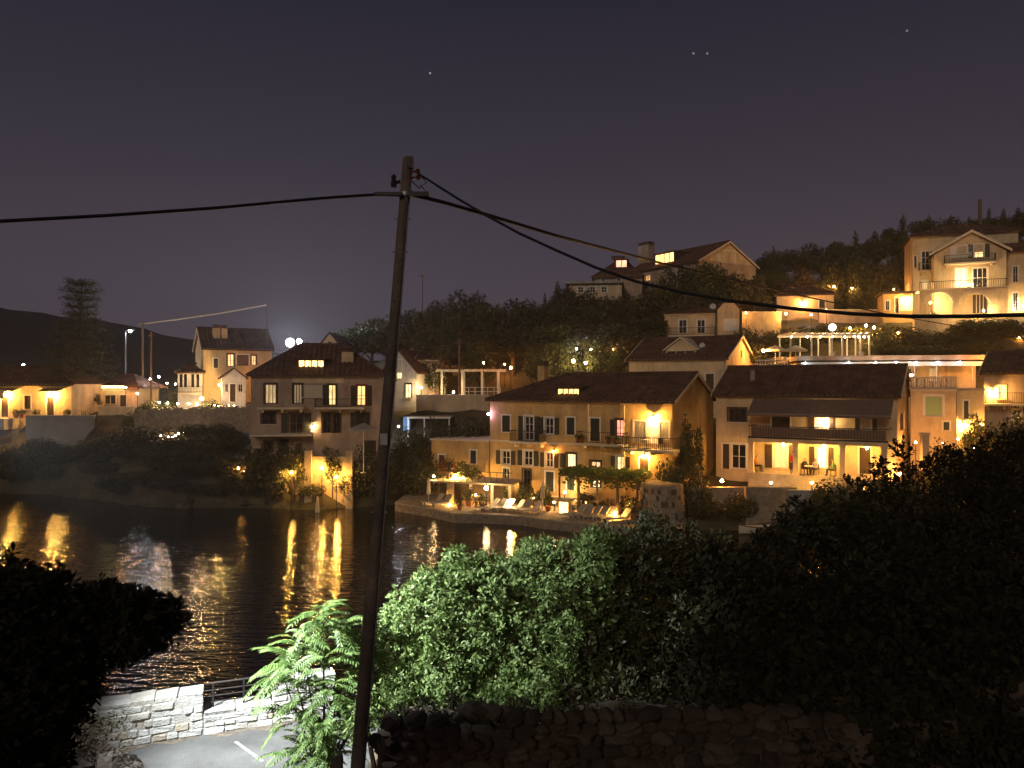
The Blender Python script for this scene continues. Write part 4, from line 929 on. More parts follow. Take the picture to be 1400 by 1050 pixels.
lampset([('p', 172, 529.5, 89.5, 40, AMB, 'small orange lamp post at the end of the beach bar', .12), ('p', 188, 538, 88, 26, (1, .7, .7), 'pinkish lamp post beside the beach bar', .14),
 ('p', 206, 518, 92, 50, WHITE, 'bright white lamp post by the twin timber poles', .2), ('p', 217, 515, 94, 18, WHITE, 'white lamp post behind the twin timber poles', .17), ('p', 228.5, 524, 94, 22, CREAM, 'cream lamp post between the poles and glazed porch', .14), ('p', 240, 525, 94, 26, CREAM, 'cream lamp post close to the glazed porch', .14)])
for px, py, c, pw in ((218, 550, (1, .65, .4), 60), (229, 551, (1, .65, .4), 60), (243, 552, (1, .6, .35), 40), (258, 552, CREAM, 60), (270, 553, (1, .8, .6), 40)):
    ground_lamp(W(px, py, 84), pw, c, 'small round lamp on the stone terrace wall by the vines', .13, 'round lamps on the terrace wall')
for k, px in enumerate((293, 299, 313, 320)): ground_lamp(W(px, 554+(k % 2), 83), 9, AMB, 'tiny orange lamp along the hedge of the cream gabled house', .08, 'tiny lamps along the hedge')
p = W(276, 545, 85.5); post_lamp(p, gz(p.x, p.y), 150, (1, .64, .32), 'very bright white lamp before the cream gabled house', .24)

h = House('cream_gabled_house', 'cream two storey house with twin chimneys on the left shore', (278, 93), (372, 97), 7.2, 8.5, 5)
zE = h.z(300, 475.5); zR = h.uz(300, 450, 3.6)[1]
h.window((311, 484, 320, 501), lit=(1, .42, .18), e=1.5, frame=M_SHUTB, sill=False); h.window((344, 486, 350, 499), lit=(1, .45, .2), e=1.4, frame=M_SHUTB)
h.window((324, 485, 340, 500), closed=True, sm=M_AWN); h.window((292, 490, 298, 503), closed=True, sm=M_SHUTB)
h.walls(zE, M_CREAM, gable='LR', zR=zR); h.roof(zE, zR, ov=.3)
h.chimney((291.4, 448.5, 301, 470), 1.6, M_CREAM, 1.5, .7); h.chimney((303, 449, 311, 470), 1.6, M_CREAM, 1.5, .7)
e_ = House('glazed_porch', 'small glazed porch with a red roof beside the cream gabled house', (243, 90.5), (277, 91.5), 4, 8.5, 6, 'porch')
z1 = e_.z(260, 508); 
for x in (245, 251, 261, 268): e_.window((x, 511, x+5, 530), glass=M_GLASS, mull=(1, 1), trim=False, sill=False)
e_.walls(z1, M_WHITE); e_.roof(z1, z1+.9, 'hip', 'hip', .3); e_.balcony(243, 277, 537, 1.0, rail=.8)
an = House('white_gabled_annexe', 'small white gabled annexe with a dark door before the cream house', (304, 88), (336, 89), 5, 8.3, 6, 'annexe')
z1 = an.z(310, 517); an.window((314.5, 525, 322, 549), name='door', closed=True, sm=M_SHUTB); an.window((308, 525, 312, 536), trim=False); an.window((326, 525, 332, 536), trim=False)
an.walls(z1, M_WHITE); L = an.L; zp = an.z(319, 504.5)
MB().prism([(0, z1+.002), (L, z1+.002), (L/2, zp)], 0, .25).build('gable', M_WHITE, an.root)
for a, xe in ((-1, -.3), (1, L+.3)): MB().add([(x, y, z) for y in (-.2, 5.2) for x, z in ((xe, z1-.12), (xe, z1+.04), (L/2, zp+.14), (L/2, zp+.02))], [(0, 1, 2, 3), (4, 7, 6, 5), (0, 4, 5, 1), (1, 5, 6, 2), (3, 2, 6, 7)]).build('roof', M_TILE, an.root)
p = W(300, 526, 90); o = thing('porch_lamp', 'warm lamp glowing between the cream house and white annexe', 'lamp', p); bulb('globe', (0, 0, 0), .13, (1, .6, .18), 150, o); MB().tube([(0, 0, .1), (0, 0, .3), (0, .6, .35), (0, 3.6, .4)], .02, 4).build('bracket', M_IRON, o)
p = an.world(345, 528, 2); o = thing('porch_lamp', 'warm lamp lighting the right side wall of the white annexe', 'lamp', (p.x, p.y, p.z)); bulb('globe', (0, 0, 0), .11, WARM, 80, o); MB().tube([(0, 0, -.1), (0, 0, -2.6)], .03, 5).build('post', M_IRON, o)

# stone terrace wall on the left shore
o = thing('stone_terrace_wall', 'long rough stone terrace wall below the cream gabled house', 'wall'); A_, B_ = W(183, 560, 82.5), W(345, 556, 80.5)
mb = MB(); n = 26
for i in range(n):
    t0, t1 = i/n, (i+1)/n; a = A_.lerp(B_, t0); b = A_.lerp(B_, t1); dz = .12*math.sin(i*2.1)
    mb.add([(a.x, a.y+.1*math.sin(i*1.7), 3), (b.x, b.y+.1*math.sin(i*1.7+1.7), 3), (b.x, b.y+.1*math.sin(i*1.7+1.7), b.z+dz), (a.x, a.y+.1*math.sin(i*1.7), a.z+dz), (a.x, a.y+.6, a.z+dz), (b.x, b.y+.6, b.z+dz)], [(0, 1, 2, 3), (3, 2, 5, 4)])
mb.build('wall_body', M_STONE, o)
o = thing('fairy_lights', 'short sagging string of orange lights on the dark bank', 'string lights'); pts = []
for px, py in ((216, 594.5), (220, 595.5), (230, 597), (236, 597), (240, 595.5), (244, 592.5), (250, 591.5)): p = W(px, py, 78); pts.append((p.x, p.y, p.z+.1)); bulb('bulb', (p.x, p.y, p.z), .09, (1, .6, .38), 9, o)
MB().tube(pts, .02, 4).build('cable', M_RUBBER, o)

# white house right of the pole, back gable, floodlights, pavilion
h = House('white_gabled_house', 'white house with tall lit side windows seen right of the leaning pole', (524, 86), (569, 84.5), 7, 8, 5)
zE = h.z(569, 509.5); h.window((542, 492, 549, 518), lit=(1, .68, .28), e=1.8, mull=(2, 2)); h.window((554, 525, 562, 544), lit=(1, .72, .34), e=2.2, frame=M_SHUT, mull=(2, 2)); L = h.L
h.walls(zE, M_WHITE); zp = h.uz(544, 480, 0)[1]; 
MB().prism([(0, zE+.002), (L, zE+.002), (L*.47, zp)], 0, .25).build('gable', M_WHITE, h.root)
for a, xe in ((-1, -.3), (1, L+.3)): MB().add([(x, y, z) for y in (-.25, 7.2) for x, z in ((xe, zE-.15), (xe, zE+.05), (L*.47, zp+.2), (L*.47, zp+.04))], [(0, 1, 2, 3), (4, 7, 6, 5), (0, 4, 5, 1), (1, 5, 6, 2), (3, 2, 6, 7)]).build('roof', M_TILE, h.root)
s_ = House('side_block', 'lower tan block joined behind the white gabled house', (571, 87), (600, 87), 6, 8, 5, 'house'); z1 = s_.z(585, 490); s_.window((584, 512, 592, 528), closed=True); s_.walls(z1, M_BROWN); s_.roof(z1, z1+.9, 'gable', 'hip', .3)
h = House('rear_gabled_house', 'narrow pale gable rising behind the brown house roof', (434, 97), (467, 97), 9, 9, 6); zE = h.z(450, 477.5); h.walls(zE, M_CREAM); L = h.L; zp = h.z(450, 456)
MB().prism([(0, zE+.002), (L, zE+.002), (L/2, zp)], 0, .25).build('gable', M_CREAM, h.root); r_ = h.rect((448.5, 467, 453, 477)); MB().box(r_[0], -.05, r_[1], r_[2], -.003, r_[3]).build('window', M_SHUT, h.root)
for a, xe in ((-1, -.3), (1, L+.3)): MB().add([(x, y, z) for y in (-.25, 9.2) for x, z in ((xe, zE-.15), (xe, zE+.05), (L/2, zp+.2), (L/2, zp+.04))], [(0, 1, 2, 3), (4, 7, 6, 5), (0, 4, 5, 1), (1, 5, 6, 2), (3, 2, 6, 7)]).build('roof', M_TILE, h.root)
for px, py, pw, r, lab in ((396.6, 468.5, 1700, .55, 'very bright white floodlight behind the brown house roof'), (409, 467, 420, .32, 'smaller white floodlight behind the brown house roof')):
    p = W(px, py, 106); post_lamp(p, gz(p.x, p.y), pw, (.8, .86, 1), lab, r, None, 'floodlight_post', M_STEEL)
o = thing('terrace_parapet', 'pale lit parapet wall beside the white gabled house', 'wall'); A_, B_ = W(569, 541, 82.5), W(668, 543, 82.5); MB().box(A_.x, 82.5, 5, B_.x, 82.85, A_.z).build('wall_body', M_CREAM, o); MB().box(A_.x-.05, 82.4, A_.z+.002, B_.x+.05, 82.95, A_.z+.12).build('coping', M_TRIM, o)
pv = thing('garden_pavilion', 'open pavilion with pale posts among trees above the ochre house', 'pavilion')
for x in (604, 632, 659, 681):
    for D in (86, 89.5): p = W(x, 545, 86); MB().box(p.x-.12, D, 7.6, p.x+.12, D+.24, W(600, 508, 86).z-.003).build('post', M_WHITE, pv)
A_, B_ = W(600, 508, 86), W(688, 508, 86); [MB().box(A_.x-.3, D, A_.z, B_.x+.3, D+.24, A_.z+.25).build('beam', M_WHITE, pv) for D in (86, 89.5)]; [MB().box(A_.x-.4+.72*k, 85.4, A_.z+.253, A_.x-.3+.72*k, 90.4, A_.z+.4).build('rafter', M_WOOD, pv) for k in range(11)]
o = thing('picket_railing', 'thin white railing in front of the garden pavilion', 'railing'); A_, B_ = W(632, 530, 84), W(684, 530, 84)
for k in range(7): x = A_.x+(B_.x-A_.x)*k/6; MB().box(x-.04, 84, 7.5, x+.04, 84.08, A_.z).build('post', M_WOODW, o)
for z in (0, -.45): MB().box(A_.x, 84.01, A_.z+z, B_.x, 84.06, A_.z+z+.06).build('rail', M_WOODW, o)
lampset([('p', 661, 496, 84.5, 16, AMB, 'orange lamp post beside the garden pavilion', .15), ('p', 698.5, 503, 84, 30, AMB, 'orange lamp post just above the ochre house roof', .2), ('p', 784, 493.5, 88, 120, CREAM, 'bright cream lamp post among trees above the ochre house', .24), ('p', 801, 496, 88, 70, CREAM, 'cream lamp post behind leaves above the ochre house', .18), ('p', 788, 477, 93, 26, WHITE, 'white lamp post half hidden in the trees', .15), ('p', 808, 478, 93, 30, WHITE, 'white lamp post half hidden by leaves', .15),
 ('g', 620, 536, 84, 90, CREAM, 'garden lamp lighting the pale parapet wall', .11), ('g', 576, 530, 83.6, 70, CREAM, 'garden lamp beside the white gabled house', .11), ('g', 690, 498, 92, 90, AMB, 'orange garden lamp under the trees above the ochre house roof', .12), ('g', 838, 478, 92, 80, WARM, 'warm garden lamp under the trees by the pedimented house', .12), ('g', 606, 470, 96, 220, AMB, 'orange garden lamp under the lit tree', .12)])
p = Y.world(667.5, 566, -.2); o = thing('violet_lamp', 'small violet lamp on the corner of the ochre house', 'lamp', p); bulb('globe', (0, 0, 0), .12, (.75, .45, 1), 14, o); MB().tube([(.1, 0, 0), (.35, .18, .0)], .03, 5).build('bracket', M_IRON, o)
# carport with white beam in the dark gap
o = thing('white_carport', 'white framed carport in the dark gap beside the pole', 'carport'); A_, B_ = W(556, 571, 77), W(616, 572, 77)
MB().box(A_.x, 77, A_.z-.1, B_.x, 77.15, A_.z+.08).build('beam', M_WOODW, o); MB().box(A_.x, 77.16, A_.z-.02, B_.x, 81, A_.z+.05).build('roof', M_GREY, o)
for x in (558, 580, 614): p = W(x, 580, 77); MB().box(p.x-.06, 77.02, 2, p.x+.06, 77.14, A_.z-.103).build('post', M_WOODW, o)
p = W(556, 578, 78.5); MB().box(p.x-.35, 78.5, p.z-.8, p.x+.35, 79, p.z+.6).build('panel', mat('blue panel', (.10, .22, .45), .6), o)
p = W(545, 583, 76.5); o = thing('courtyard_lamp', 'cool lamp on a stand in the dark courtyard by the carport', 'lamp', (p.x, p.y, p.z-1.2)); bulb('globe', (0, 0, 1.2), .09, WHITE, 26, o); MB().lathe([(.14, -.5), (.12, 0), (.03, .05), (.03, 1.12)], 6).build('stand', M_IRON, o)
# ------------------------------------------------------------------ quay and its furniture
QZ = .75
fr = [G(px, py, QZ) for px, py in ((540, 687), (585, 694), (622, 702), (660, 702.5), (712, 705), (745, 710), (812, 716), (870, 722), (935, 726))]
bk = [W(940, 690, 61.5), W(925, 690, 63), W(860, 690, 66), W(740, 690, 70), (W(655, 690, 72)), W(560, 690, 74)]
pts = [(p.x, p.y) for p in fr]+[(p.x, p.y) for p in bk]
tag(MB().slab(pts, -1.5, QZ-.12).build('quay_wall', M_STONE), kind='structure')
tag(MB().slab([(x, y-.08) for x, y in pts], QZ-.117, QZ).build('quay_paving', M_QUAY), kind='structure')
def Q(px, py): return G(px, py, QZ)

M_LOUNGE = mat('faded lounger mesh', (.34, .31, .26), .8, .2, 4)
def make_lounger():
    o = thing('sun_lounger', 'x', 'sun lounger', (0, 0, 0), 0, 'sun loungers along the quay edge')
    MB().box(-.33, -1.0, .26, .33, .35, .32).build('seat', M_LOUNGE, o)
    MB().add([(-.33, .35, .30), (.33, .35, .30), (.33, .85, .88), (-.33, .85, .88), (-.33, .40, .26), (.33, .40, .26), (.33, .9, .84), (-.33, .9, .84)], [(0, 1, 2, 3), (7, 6, 5, 4), (0, 4, 5, 1), (2, 6, 7, 3), (0, 3, 7, 4), (1, 5, 6, 2)]).build('backrest', M_LOUNGE, o)
    for x in (-.3, .25):
        for y in (-.9, .25): MB().box(x, y, 0, x+.05, y+.05, .258).build('leg', M_WOODW, o)
    MB().box(-.35, -1.02, .2, -.332, .6, .28).box(.332, -1.02, .2, .35, .6, .28).build('frame', M_WOODW, o)
    return o
pl = make_lounger(); first = True
spots = [(592, 692), (603, 693.5), (668, 699.5), (680, 700), (690, 700.5), (704, 701.5), (715, 702), (727, 703.5), (788, 709), (799, 709.5), (810, 711), (821, 712), (832, 713), (850, 715)]
for i, (px, py) in enumerate(spots):
    o = pl if first else copy_tree(pl); first = False
    p = Q(px, py); o.location = (p.x, p.y+.9, QZ); o.rotation_euler.z = -.95+.12*math.sin(i*2.3)
    o['label'] = 'pale sun lounger beside the lit stone pillar' if i < 2 else ('pale sun lounger in the row below the dark shuttered doors' if i < 8 else 'pale sun lounger in the row before the vine pergola')
ground_lamp(Q(697, 701)+Vector((0, 1.2, .75)), 45, CREAM, 'bright lamp between the sun loungers below the shuttered doors', .2, base=QZ)
ground_lamp(Q(843, 713)+Vector((0, .8, .5)), 45, YEL, 'bright lamp at the end of the lounger row by the vine', .17, base=QZ)
p = W(665, 667, 63.8); post_lamp(p, QZ, 45, CREAM, 'bright globe lamp post on the quay before the garden terrace', .24)
ground_lamp(W(615, 690, 65), 70, YEL, 'yellow lamp at the foot of the lit stone pillar', .12, base=QZ)
ground_lamp(W(593, 651, 66.8), 14, CREAM, 'small cream lamp on the garden terrace rail', .11, base=TERR[3])
ground_lamp(W(884, 691, 59.5), 75, (1, .40, .16), 'red orange lamp beside the round stone tower', .2, base=QZ)
ground_lamp(W(622, 650, 68), 240, (1, .55, .12), 'strong yellow lamp lighting plants on the garden terrace', .13, base=TERR[3])
ground_lamp(W(634, 652, 68.4), 120, (1, .55, .12), 'second yellow lamp behind plants on the garden terrace', .11, base=TERR[3])
ground_lamp(W(702, 661, 65.8), 42, YEL, 'small yellow lamp beside the ochre house ground floor door', .1, base=QZ)
ground_lamp(W(772, 673, 63.5), 50, CREAM, 'cream table lamp under the half open parasols', .12, base=QZ)
ground_lamp(W(845, 668, 63.8), 60, YEL, 'yellow lamp hidden under the vine pergola', .1, base=QZ)
# glowing kiosk
p = Q(772, 708); o = thing('glowing_kiosk', 'small glowing yellow kiosk with a flat roof on the quay', 'kiosk', (p.x, p.y+1.2, QZ), -.4)
MB().box(-.45, 0, .02, .45, .7, 1.15).build('cabinet', M_CREAM, o); MB().box(-.36, -.03, .15, .36, -.003, 1.02).build('lit_panel', emit((1, .66, .22), 2.6), o); MB().box(-.6, -.3, 1.16, .75, .9, 1.24).build('roof', M_CREAM, o)
for x in (-.58, .68): MB().box(x, -.28, 0, x+.05, -.23, 1.157).build('post', M_WOODW, o)
# parasols
for px, py, hh, op, lab in ((586, 690, 2.3, 0, 'closed cream parasol at the far end of the quay'), (742, 702, 2.6, 0, 'closed cream parasol beside the glowing kiosk'), (748, 684, 3.0, 1.35, 'half open cream parasol below the dark shuttered windows'), (766, 684, 3.0, 1.3, 'second open cream parasol below the lit window'), (845, 704, 2.4, 0, 'closed cream parasol behind the lounger row by the vine'), (687, 680, 2.4, 0, 'closed pale parasol before the pale framed door')):
    p = Q(px, py); parasol((p.x, p.y, QZ), hh, lab, op)
p = W(434, 660, 66); parasol((p.x, p.y, gz(p.x, p.y)), 2.4, 'closed pale parasol on the rocks below the garden wall')
p = W(497, 600, 67.5); parasol((p.x, p.y, 3.2), W(497, 578, 67.5).z-3.2, 'open grey parasol on the brown house terrace', 1.25, M_GREY)
# tables and chairs
def make_table():
    o = thing('cafe_table', 'x', 'table'); MB().lathe([(.42, .70), (.42, .735), (.02, .736)], 12).build('tabletop', M_WOODW, o); MB().lathe([(.22, 0), (.2, .03), (.03, .06), (.03, .698)], 8).build('pedestal', M_IRON, o); return o
def make_chair():
    o = thing('cafe_chair', 'x', 'chair'); MB().box(-.21, -.21, .43, .21, .21, .47).build('seat', M_WOOD, o); MB().box(-.21, .18, .471, .21, .215, .9).build('backrest', M_WOOD, o)
    for x in (-.2, .16):
        for y in (-.2, .165): MB().box(x, y, 0, x+.04, y+.04, .428).build('leg', M_WOOD, o)
    return o
tb, ch = make_table(), make_chair(); ut = [0, 0]
def place(kind, p, rz, label, grp):
    i = 0 if kind == 't' else 1; src = (tb, ch)[i]; o = src if ut[i] == 0 else copy_tree(src); ut[i] = 1
    o.location = p; o.rotation_euler.z = rz; o['label'] = label; o['group'] = grp
for px, py in ((655, 690), (700, 686), (730, 689), (757, 690), (790, 696), (815, 697), (850, 698)):
    p = Q(px, py); place('t', (p.x, p.y, QZ), 0, 'small round cafe table on the quay below the ochre house', 'cafe tables on the quay')
    for s in (-1, 1): place('c', (p.x+s*.7, p.y+.1, QZ), s*-1.5, 'wooden cafe chair at a quay table', 'cafe chairs on the quay')
def bal(h, px, py, off): p = h.world(px, py, off); return p
for h_, lst, z, lab, grp in ((Y, ((870, 606), (884, 606), (905, 606)), None, 'upper balcony of the ochre house', 'balcony furniture on the ochre house'),):
    zz = h_.uz(885, 615, -1.6)[1]+h_.z0
    for k, (px, py) in enumerate(lst):
        p = h_.world(px, py, -.8); place('t' if k == 1 else 'c', (p.x, p.y, zz), 2.5 if k else 1.2, 'white table on the lit upper balcony of the ochre house' if k == 1 else 'chair on the lit upper balcony of the ochre house', grp)
hR, zR_ = ROOFT
for px, k in ((1257, 'c'), (1264, 't'), (1272, 'c'), (1283, 'c'), (1290, 't'), (1298, 'c')):
    p = hR.world(px, 525, 1.5); place(k, (p.x, p.y, hR.z0+zR_+.18), 1.0, ('round table' if k == 't' else 'wooden chair')+' on the flat roof of the green window house', 'roof terrace '+('tables' if k == 't' else 'chairs'))
# pots on balconies
for px, py, off, zpy, xref in ((790, 600, -.9, 607, 820), (796, 600, -.9, 607, 820), (832, 600, -.9, 607, 820), (842, 600, -.9, 607, 820)):
    zz = Y.uz(xref, zpy, -1.2)[1]+Y.z0; p = Y.world(px, py, off)
    o = thing('flower_pot', 'terracotta pot plant on the dark railed balcony of the ochre house', 'flower pot', (p.x, p.y, zz), 0, 'pots on the ochre house balcony'); MB().lathe([(.13, 0), (.18, .28), (.2, .33), (.14, .3)], 8).build('pot', M_TERRA, o)
    link('plant', leaves('plant', *shellpts([(0, 0, .5, .28, .28, .25)], 90, .3), .16, L_MID), o)
# bougainvillea-like plants and shrubs come with the trees below

k = 0
for px, py in ((640, 693), (650, 695), (660, 698), (693, 690), (708, 692), (735, 696), (750, 700), (783, 703), (800, 702), (826, 705), (858, 708), (868, 712), (628, 698)):
    p = Q(px, py); o = thing('potted_plant', 'leafy plant in a terracotta pot on the quay', 'potted plant', (p.x, p.y+.4, QZ), k*1.1, 'potted plants on the quay'); k += 1; s = .8+.35*math.sin(k*2.2); o.scale = (s, s, s)
    MB().lathe([(.2, 0), (.28, .4), (.3, .46), (.22, .44)], 8).build('pot', M_TERRA, o); link('plant', leaves('plant', *shellpts([(0, 0, .85, .42, .42, .45), (.15, 0, 1.2, .25, .25, .3)], 220, .3), .2, L_MID), o)
for px, py, pw, lab in ((730, 694, 26, 'small candle lamp on the quay behind the lounger row'), (801, 700, 26, 'small candle lamp by the vine pergola post'), (862, 702, 30, 'small lamp beside the potted plants near the tower'), (650, 689, 22, 'small candle lamp at the terrace foot'), (758, 700, 22, 'small candle lamp beside the closed parasol')):
    p = Q(px, py); ground_lamp(Vector((p.x, p.y+.5, QZ+.7)), pw, WARM, lab, .09, base=QZ)
# round stone tower at the end of the quay
p = Q(912, 716); tw = thing('stone_tower', 'round rough stone tower base at the end of the quay', 'stone tower', (p.x, p.y+1.9, -.5))
MB().lathe([(1.75, 0), (1.7, 1.2), (1.62, 2.6), (1.58, 3.9), (1.4, 4.02), (.05, 4.03)], 18).build('masonry', M_STONE, tw)
for row in range(7):
    for k in range(20):
        a = math.pi+(k+.5*(row % 2))*math.pi/20; r = 1.74-.03*row; z = .75+row*.46
        s = MB(); w, hh = .105*random.uniform(.8, 1.1), .19*random.uniform(.8, 1.1)
        c, sn = math.cos(a), math.sin(a)
        s.add([(rr*math.cos(a+q*w/r*1.0), rr*math.sin(a+q*w/r), z+zz*hh) for rr in (r-.1, r+random.uniform(.03, .09)) for q, zz in ((-1, -1), (1, -1), (1, 1), (-1, 1))], [(4, 5, 6, 7), (0, 4, 7, 3), (1, 2, 6, 5), (3, 7, 6, 2), (0, 1, 5, 4)])
        s.build('stone', random.choice([M_STONE, M_RSTONE[2], M_WSTONE[3]]), tw)

# vine pergola
pg = thing('vine_pergola', 'timber pergola covered with green vine before the ochre house', 'pergola')
zt = H-(650-525)/F*61.5
a0 = Y.world(790, 660, -.3).xy; a1 = Y.world(893, 660, -.3).xy; nrm = -Y.n
for k in range(5):
    q = a0.lerp(a1, k/4)+nrm*3.2; MB().box(q.x-.07, q.y-.07, QZ, q.x+.07, q.y+.07, zt).build('post', M_WOOD, pg)
for off in (.3, 1.7, 3.2):
    q0, q1 = a0+nrm*off, a1+nrm*off; MB().tube([(q0.x, q0.y, zt+.06), (q1.x, q1.y, zt+.06)], .06, 5).build('beam', M_WOOD, pg)
for k in range(12):
    q = a0.lerp(a1, k/11); MB().tube([(q.x+nrm.x*.2, q.y+nrm.y*.2, zt+.16), (q.x+nrm.x*3.5, q.y+nrm.y*3.5, zt+.16)], .04, 5).build('rafter', M_WOOD, pg)
vn = thing('grape_vine', 'leafy green vine spilling over the timber pergola', 'vine', (0, 0, 0))
n = 3600; tt = rng.random(n); oo = rng.random(n)*3.6; hang = np.where(rng.random(n) < .25, -rng.random(n)**2*.9, rng.random(n)*.35)
P = np.stack([a0.x+(a1.x-a0.x)*tt+nrm.x*oo, a0.y+(a1.y-a0.y)*tt+nrm.y*oo, zt+.15+hang+.15*np.sin(tt*30)], 1); N = np.tile([0, -.6, .8], (n, 1))
link('foliage', leaves('foliage', P, N, .24, L_VINE, .8), vn)
sv = MB()
for k in (1, 3): q = a0.lerp(a1, k/4)+nrm*3.05; sv.tube([(q.x, q.y, QZ), (q.x+.1, q.y, 1.6), (q.x, q.y+.1, zt)], [.07, .05, .03], 5)
sv.build('stem', M_BARK, vn)

# ------------------------------------------------------------------ people
def person_mesh(name, J, E, R, cols):
    me = bpy.data.meshes.new('body'); me.from_pydata([Vector(j) for j in J], E, []); o = bpy.data.objects.new('tmp', me); C.objects.link(o)
    sk = o.modifiers.new('s', 'SKIN'); sk.use_smooth_shade = True; sb = o.modifiers.new('d', 'SUBSURF'); sb.levels = 1; sb.render_levels = 1
    for i, r in enumerate(R): me.skin_vertices[0].data[i].radius = (r, r)
    me.skin_vertices[0].data[0].use_root = True
    dg = bpy.context.evaluated_depsgraph_get(); dg.update(); m2 = bpy.data.meshes.new_from_object(o.evaluated_get(dg)); m2.name = name
    bpy.data.objects.remove(o); return m2
# seated: pelvis, chest, neck, head, arms, legs ; facing -y, seat at z=.45
JS = [(0, 0, .55), (0, .02, .80), (0, .0, 1.0), (0, -.02, 1.10), (0, -.05, 1.24), (-.19, 0, .97), (-.24, -.06, .72), (-.16, -.30, .70), (.19, 0, .97), (.24, -.06, .72), (.16, -.30, .70), (-.10, -.02, .53), (-.12, -.44, .53), (-.12, -.46, .08), (-.12, -.60, .04), (.10, -.02, .53), (.12, -.44, .53), (.12, -.46, .08), (.12, -.60, .04), (0, -.03, 1.33)]
ES = [(0, 1), (1, 2), (2, 3), (3, 4), (4, 19), (2, 5), (5, 6), (6, 7), (2, 8), (8, 9), (9, 10), (0, 11), (11, 12), (12, 13), (13, 14), (0, 15), (15, 16), (16, 17), (17, 18)]
RS = [.14, .15, .11, .05, .095, .06, .045, .035, .06, .045, .035, .09, .07, .045, .04, .09, .07, .045, .04, .08]
JT = [(0, 0, .92), (0, .01, 1.18), (0, 0, 1.42), (0, -.01, 1.52), (0, -.03, 1.64), (-.19, 0, 1.40), (-.25, .0, 1.12), (-.22, -.14, .9), (.19, 0, 1.40), (.25, 0, 1.12), (.22, -.1, .88), (-.09, 0, .88), (-.11, -.02, .48), (-.12, .02, .08), (-.12, -.12, .04), (.09, 0, .88), (.11, -.04, .48), (.13, .04, .08), (.13, -.1, .04), (0, -.01, 1.74)]
def person(base, JJ, loc, rz, shirt, pants, label, grp=None):
    o = link('person', base.copy()); o.location = loc; o.rotation_euler.z = rz; tag(o, label, 'person', grp)
    me = o.data; me.materials.clear()
    for m_ in (shirt, pants, M_SKIN, M_HAIR): me.materials.append(m_)
    zn, zw = JJ[3][2]-.02, JJ[0][2]+.03; zh = JJ[4][2]
    for p_ in me.polygons:
        c = p_.center
        p_.material_index = (3 if (c.z > zh+.05 or c.y > JJ[4][1]+.03) else 2) if c.z > zn else (0 if c.z > zw else (2 if (abs(c.x) > .13 and c.y < -.2 and JJ is JS and c.z > .64) else 1))
        if JJ is JT and abs(c.x) > .17 and c.z < 1.0 and c.z > .8: p_.material_index = 2
        if JJ is JS and c.y < -.22 and c.z > .62: p_.material_index = 2
    return o
sit = person_mesh('body', JS, ES, RS, None); stand = person_mesh('body', JT, ES, RS, None)
cw = mat('white shirt', (.6, .58, .54), .9, .1); cr = mat('red shirt', (.35, .05, .04), .9, .1); cg = mat('green shirt', (.12, .25, .10), .9, .1); cb = mat('dark cloth', (.03, .03, .04), .9, .1); co_ = mat('orange top', (.45, .18, .05), .9, .1)
pf = h_pf = PO.uz(1090, 650, -2.3)[1]+PO.z0
for px, off, rz, sh, lab in ((1034, -1.2, 1.3, co_, 'seated person in an orange top beside the first porch column'), (1100, -1.3, .9, cb, 'seated person in dark clothes under the porch lamp'), (1115, -1.3, -.4, cw, 'seated person in a white shirt at the porch table'), (1139, -1.3, -1.2, cg, 'seated person in a green shirt in the porch')):
    p = PO.world(px, 640, off); person(sit, JS, (p.x, p.y, pf), PO.root.rotation_euler.z+rz, sh, cb, lab)
    place('c', (p.x, p.y+.02, pf-.01), PO.root.rotation_euler.z+rz, 'wooden chair with a seated person in the lit porch', 'chairs in the porch')
p = PO.world(1107, 640, -1.6); place('t', (p.x, p.y, pf), 0, 'round table between the seated people in the porch', 'porch tables')
p = PO.world(1083, 640, -1.4); person(stand, JT, (p.x, p.y, pf), .4, cr, cb, 'standing person in a red top beside the second porch column')
p = Q(889, 712); person(stand, JT, (p.x, p.y+1.6, QZ), -.9, cr, cb, 'standing person in a red top by the round stone tower')
p = W(614, 650, 67.5); person(stand, JT, (p.x, p.y, TERR[3]), .4, cb, cb, 'person in dark clothes standing on the garden terrace')
# ------------------------------------------------------------------ far trees and shrubs
def broad_lumps(seed, z0=.30):
    r = random.Random(seed); L = [(0, 0, .66, .30, .30, .28)]
    for k in range(9):
        a = k*2.4+r.random(); q = r.uniform(.14, .30); z = r.uniform(z0+.12, .86); s = r.uniform(.13, .21)
        L.append((q*math.cos(a), q*math.sin(a), z, s, s, s*r.uniform(.7, 1)))
    return L
def trunk_mesh(seed, top=.6, r=.035):
    q = random.Random(seed); mb = MB(); mb.tube([(0, 0, -.06), (.01, 0, .15), (.02*q.uniform(-1, 1), .02, top*.7), (0, 0, top)], [r*1.3, r, r*.7, r*.3], 6)
    for k in range(5):
        a = k*1.3+q.random(); z = top*q.uniform(.4, .75); mb.tube([(0, 0, z), (.12*math.cos(a), .12*math.sin(a), z+.10), (.26*math.cos(a), .26*math.sin(a), z+.22)], [r*.5, r*.35, r*.12], 4)
    return mb.mesh('trunk', M_BARK)
def crown_mesh(lumps, n, size, m, lo=.45): P, d = shellpts(lumps, n, lo); return leaves('crown', P, d, size, m, .6, .8)
VAR = {}
for i in range(3): VAR['broad%d' % i] = (trunk_mesh(i), crown_mesh(broad_lumps(i), 3000, .05, (L_DARK, L_MID, L_OLD)[i]))
for i in range(2): VAR['olive%d' % i] = (trunk_mesh(i+5, .5, .04), crown_mesh(broad_lumps(i+9), 2200, .05, L_MID, .35))
con = [(0, 0, .12+.84*k/11, .46*(1-k/11.5)**.8, .46*(1-k/11.5)**.8, .07) for k in range(11)]
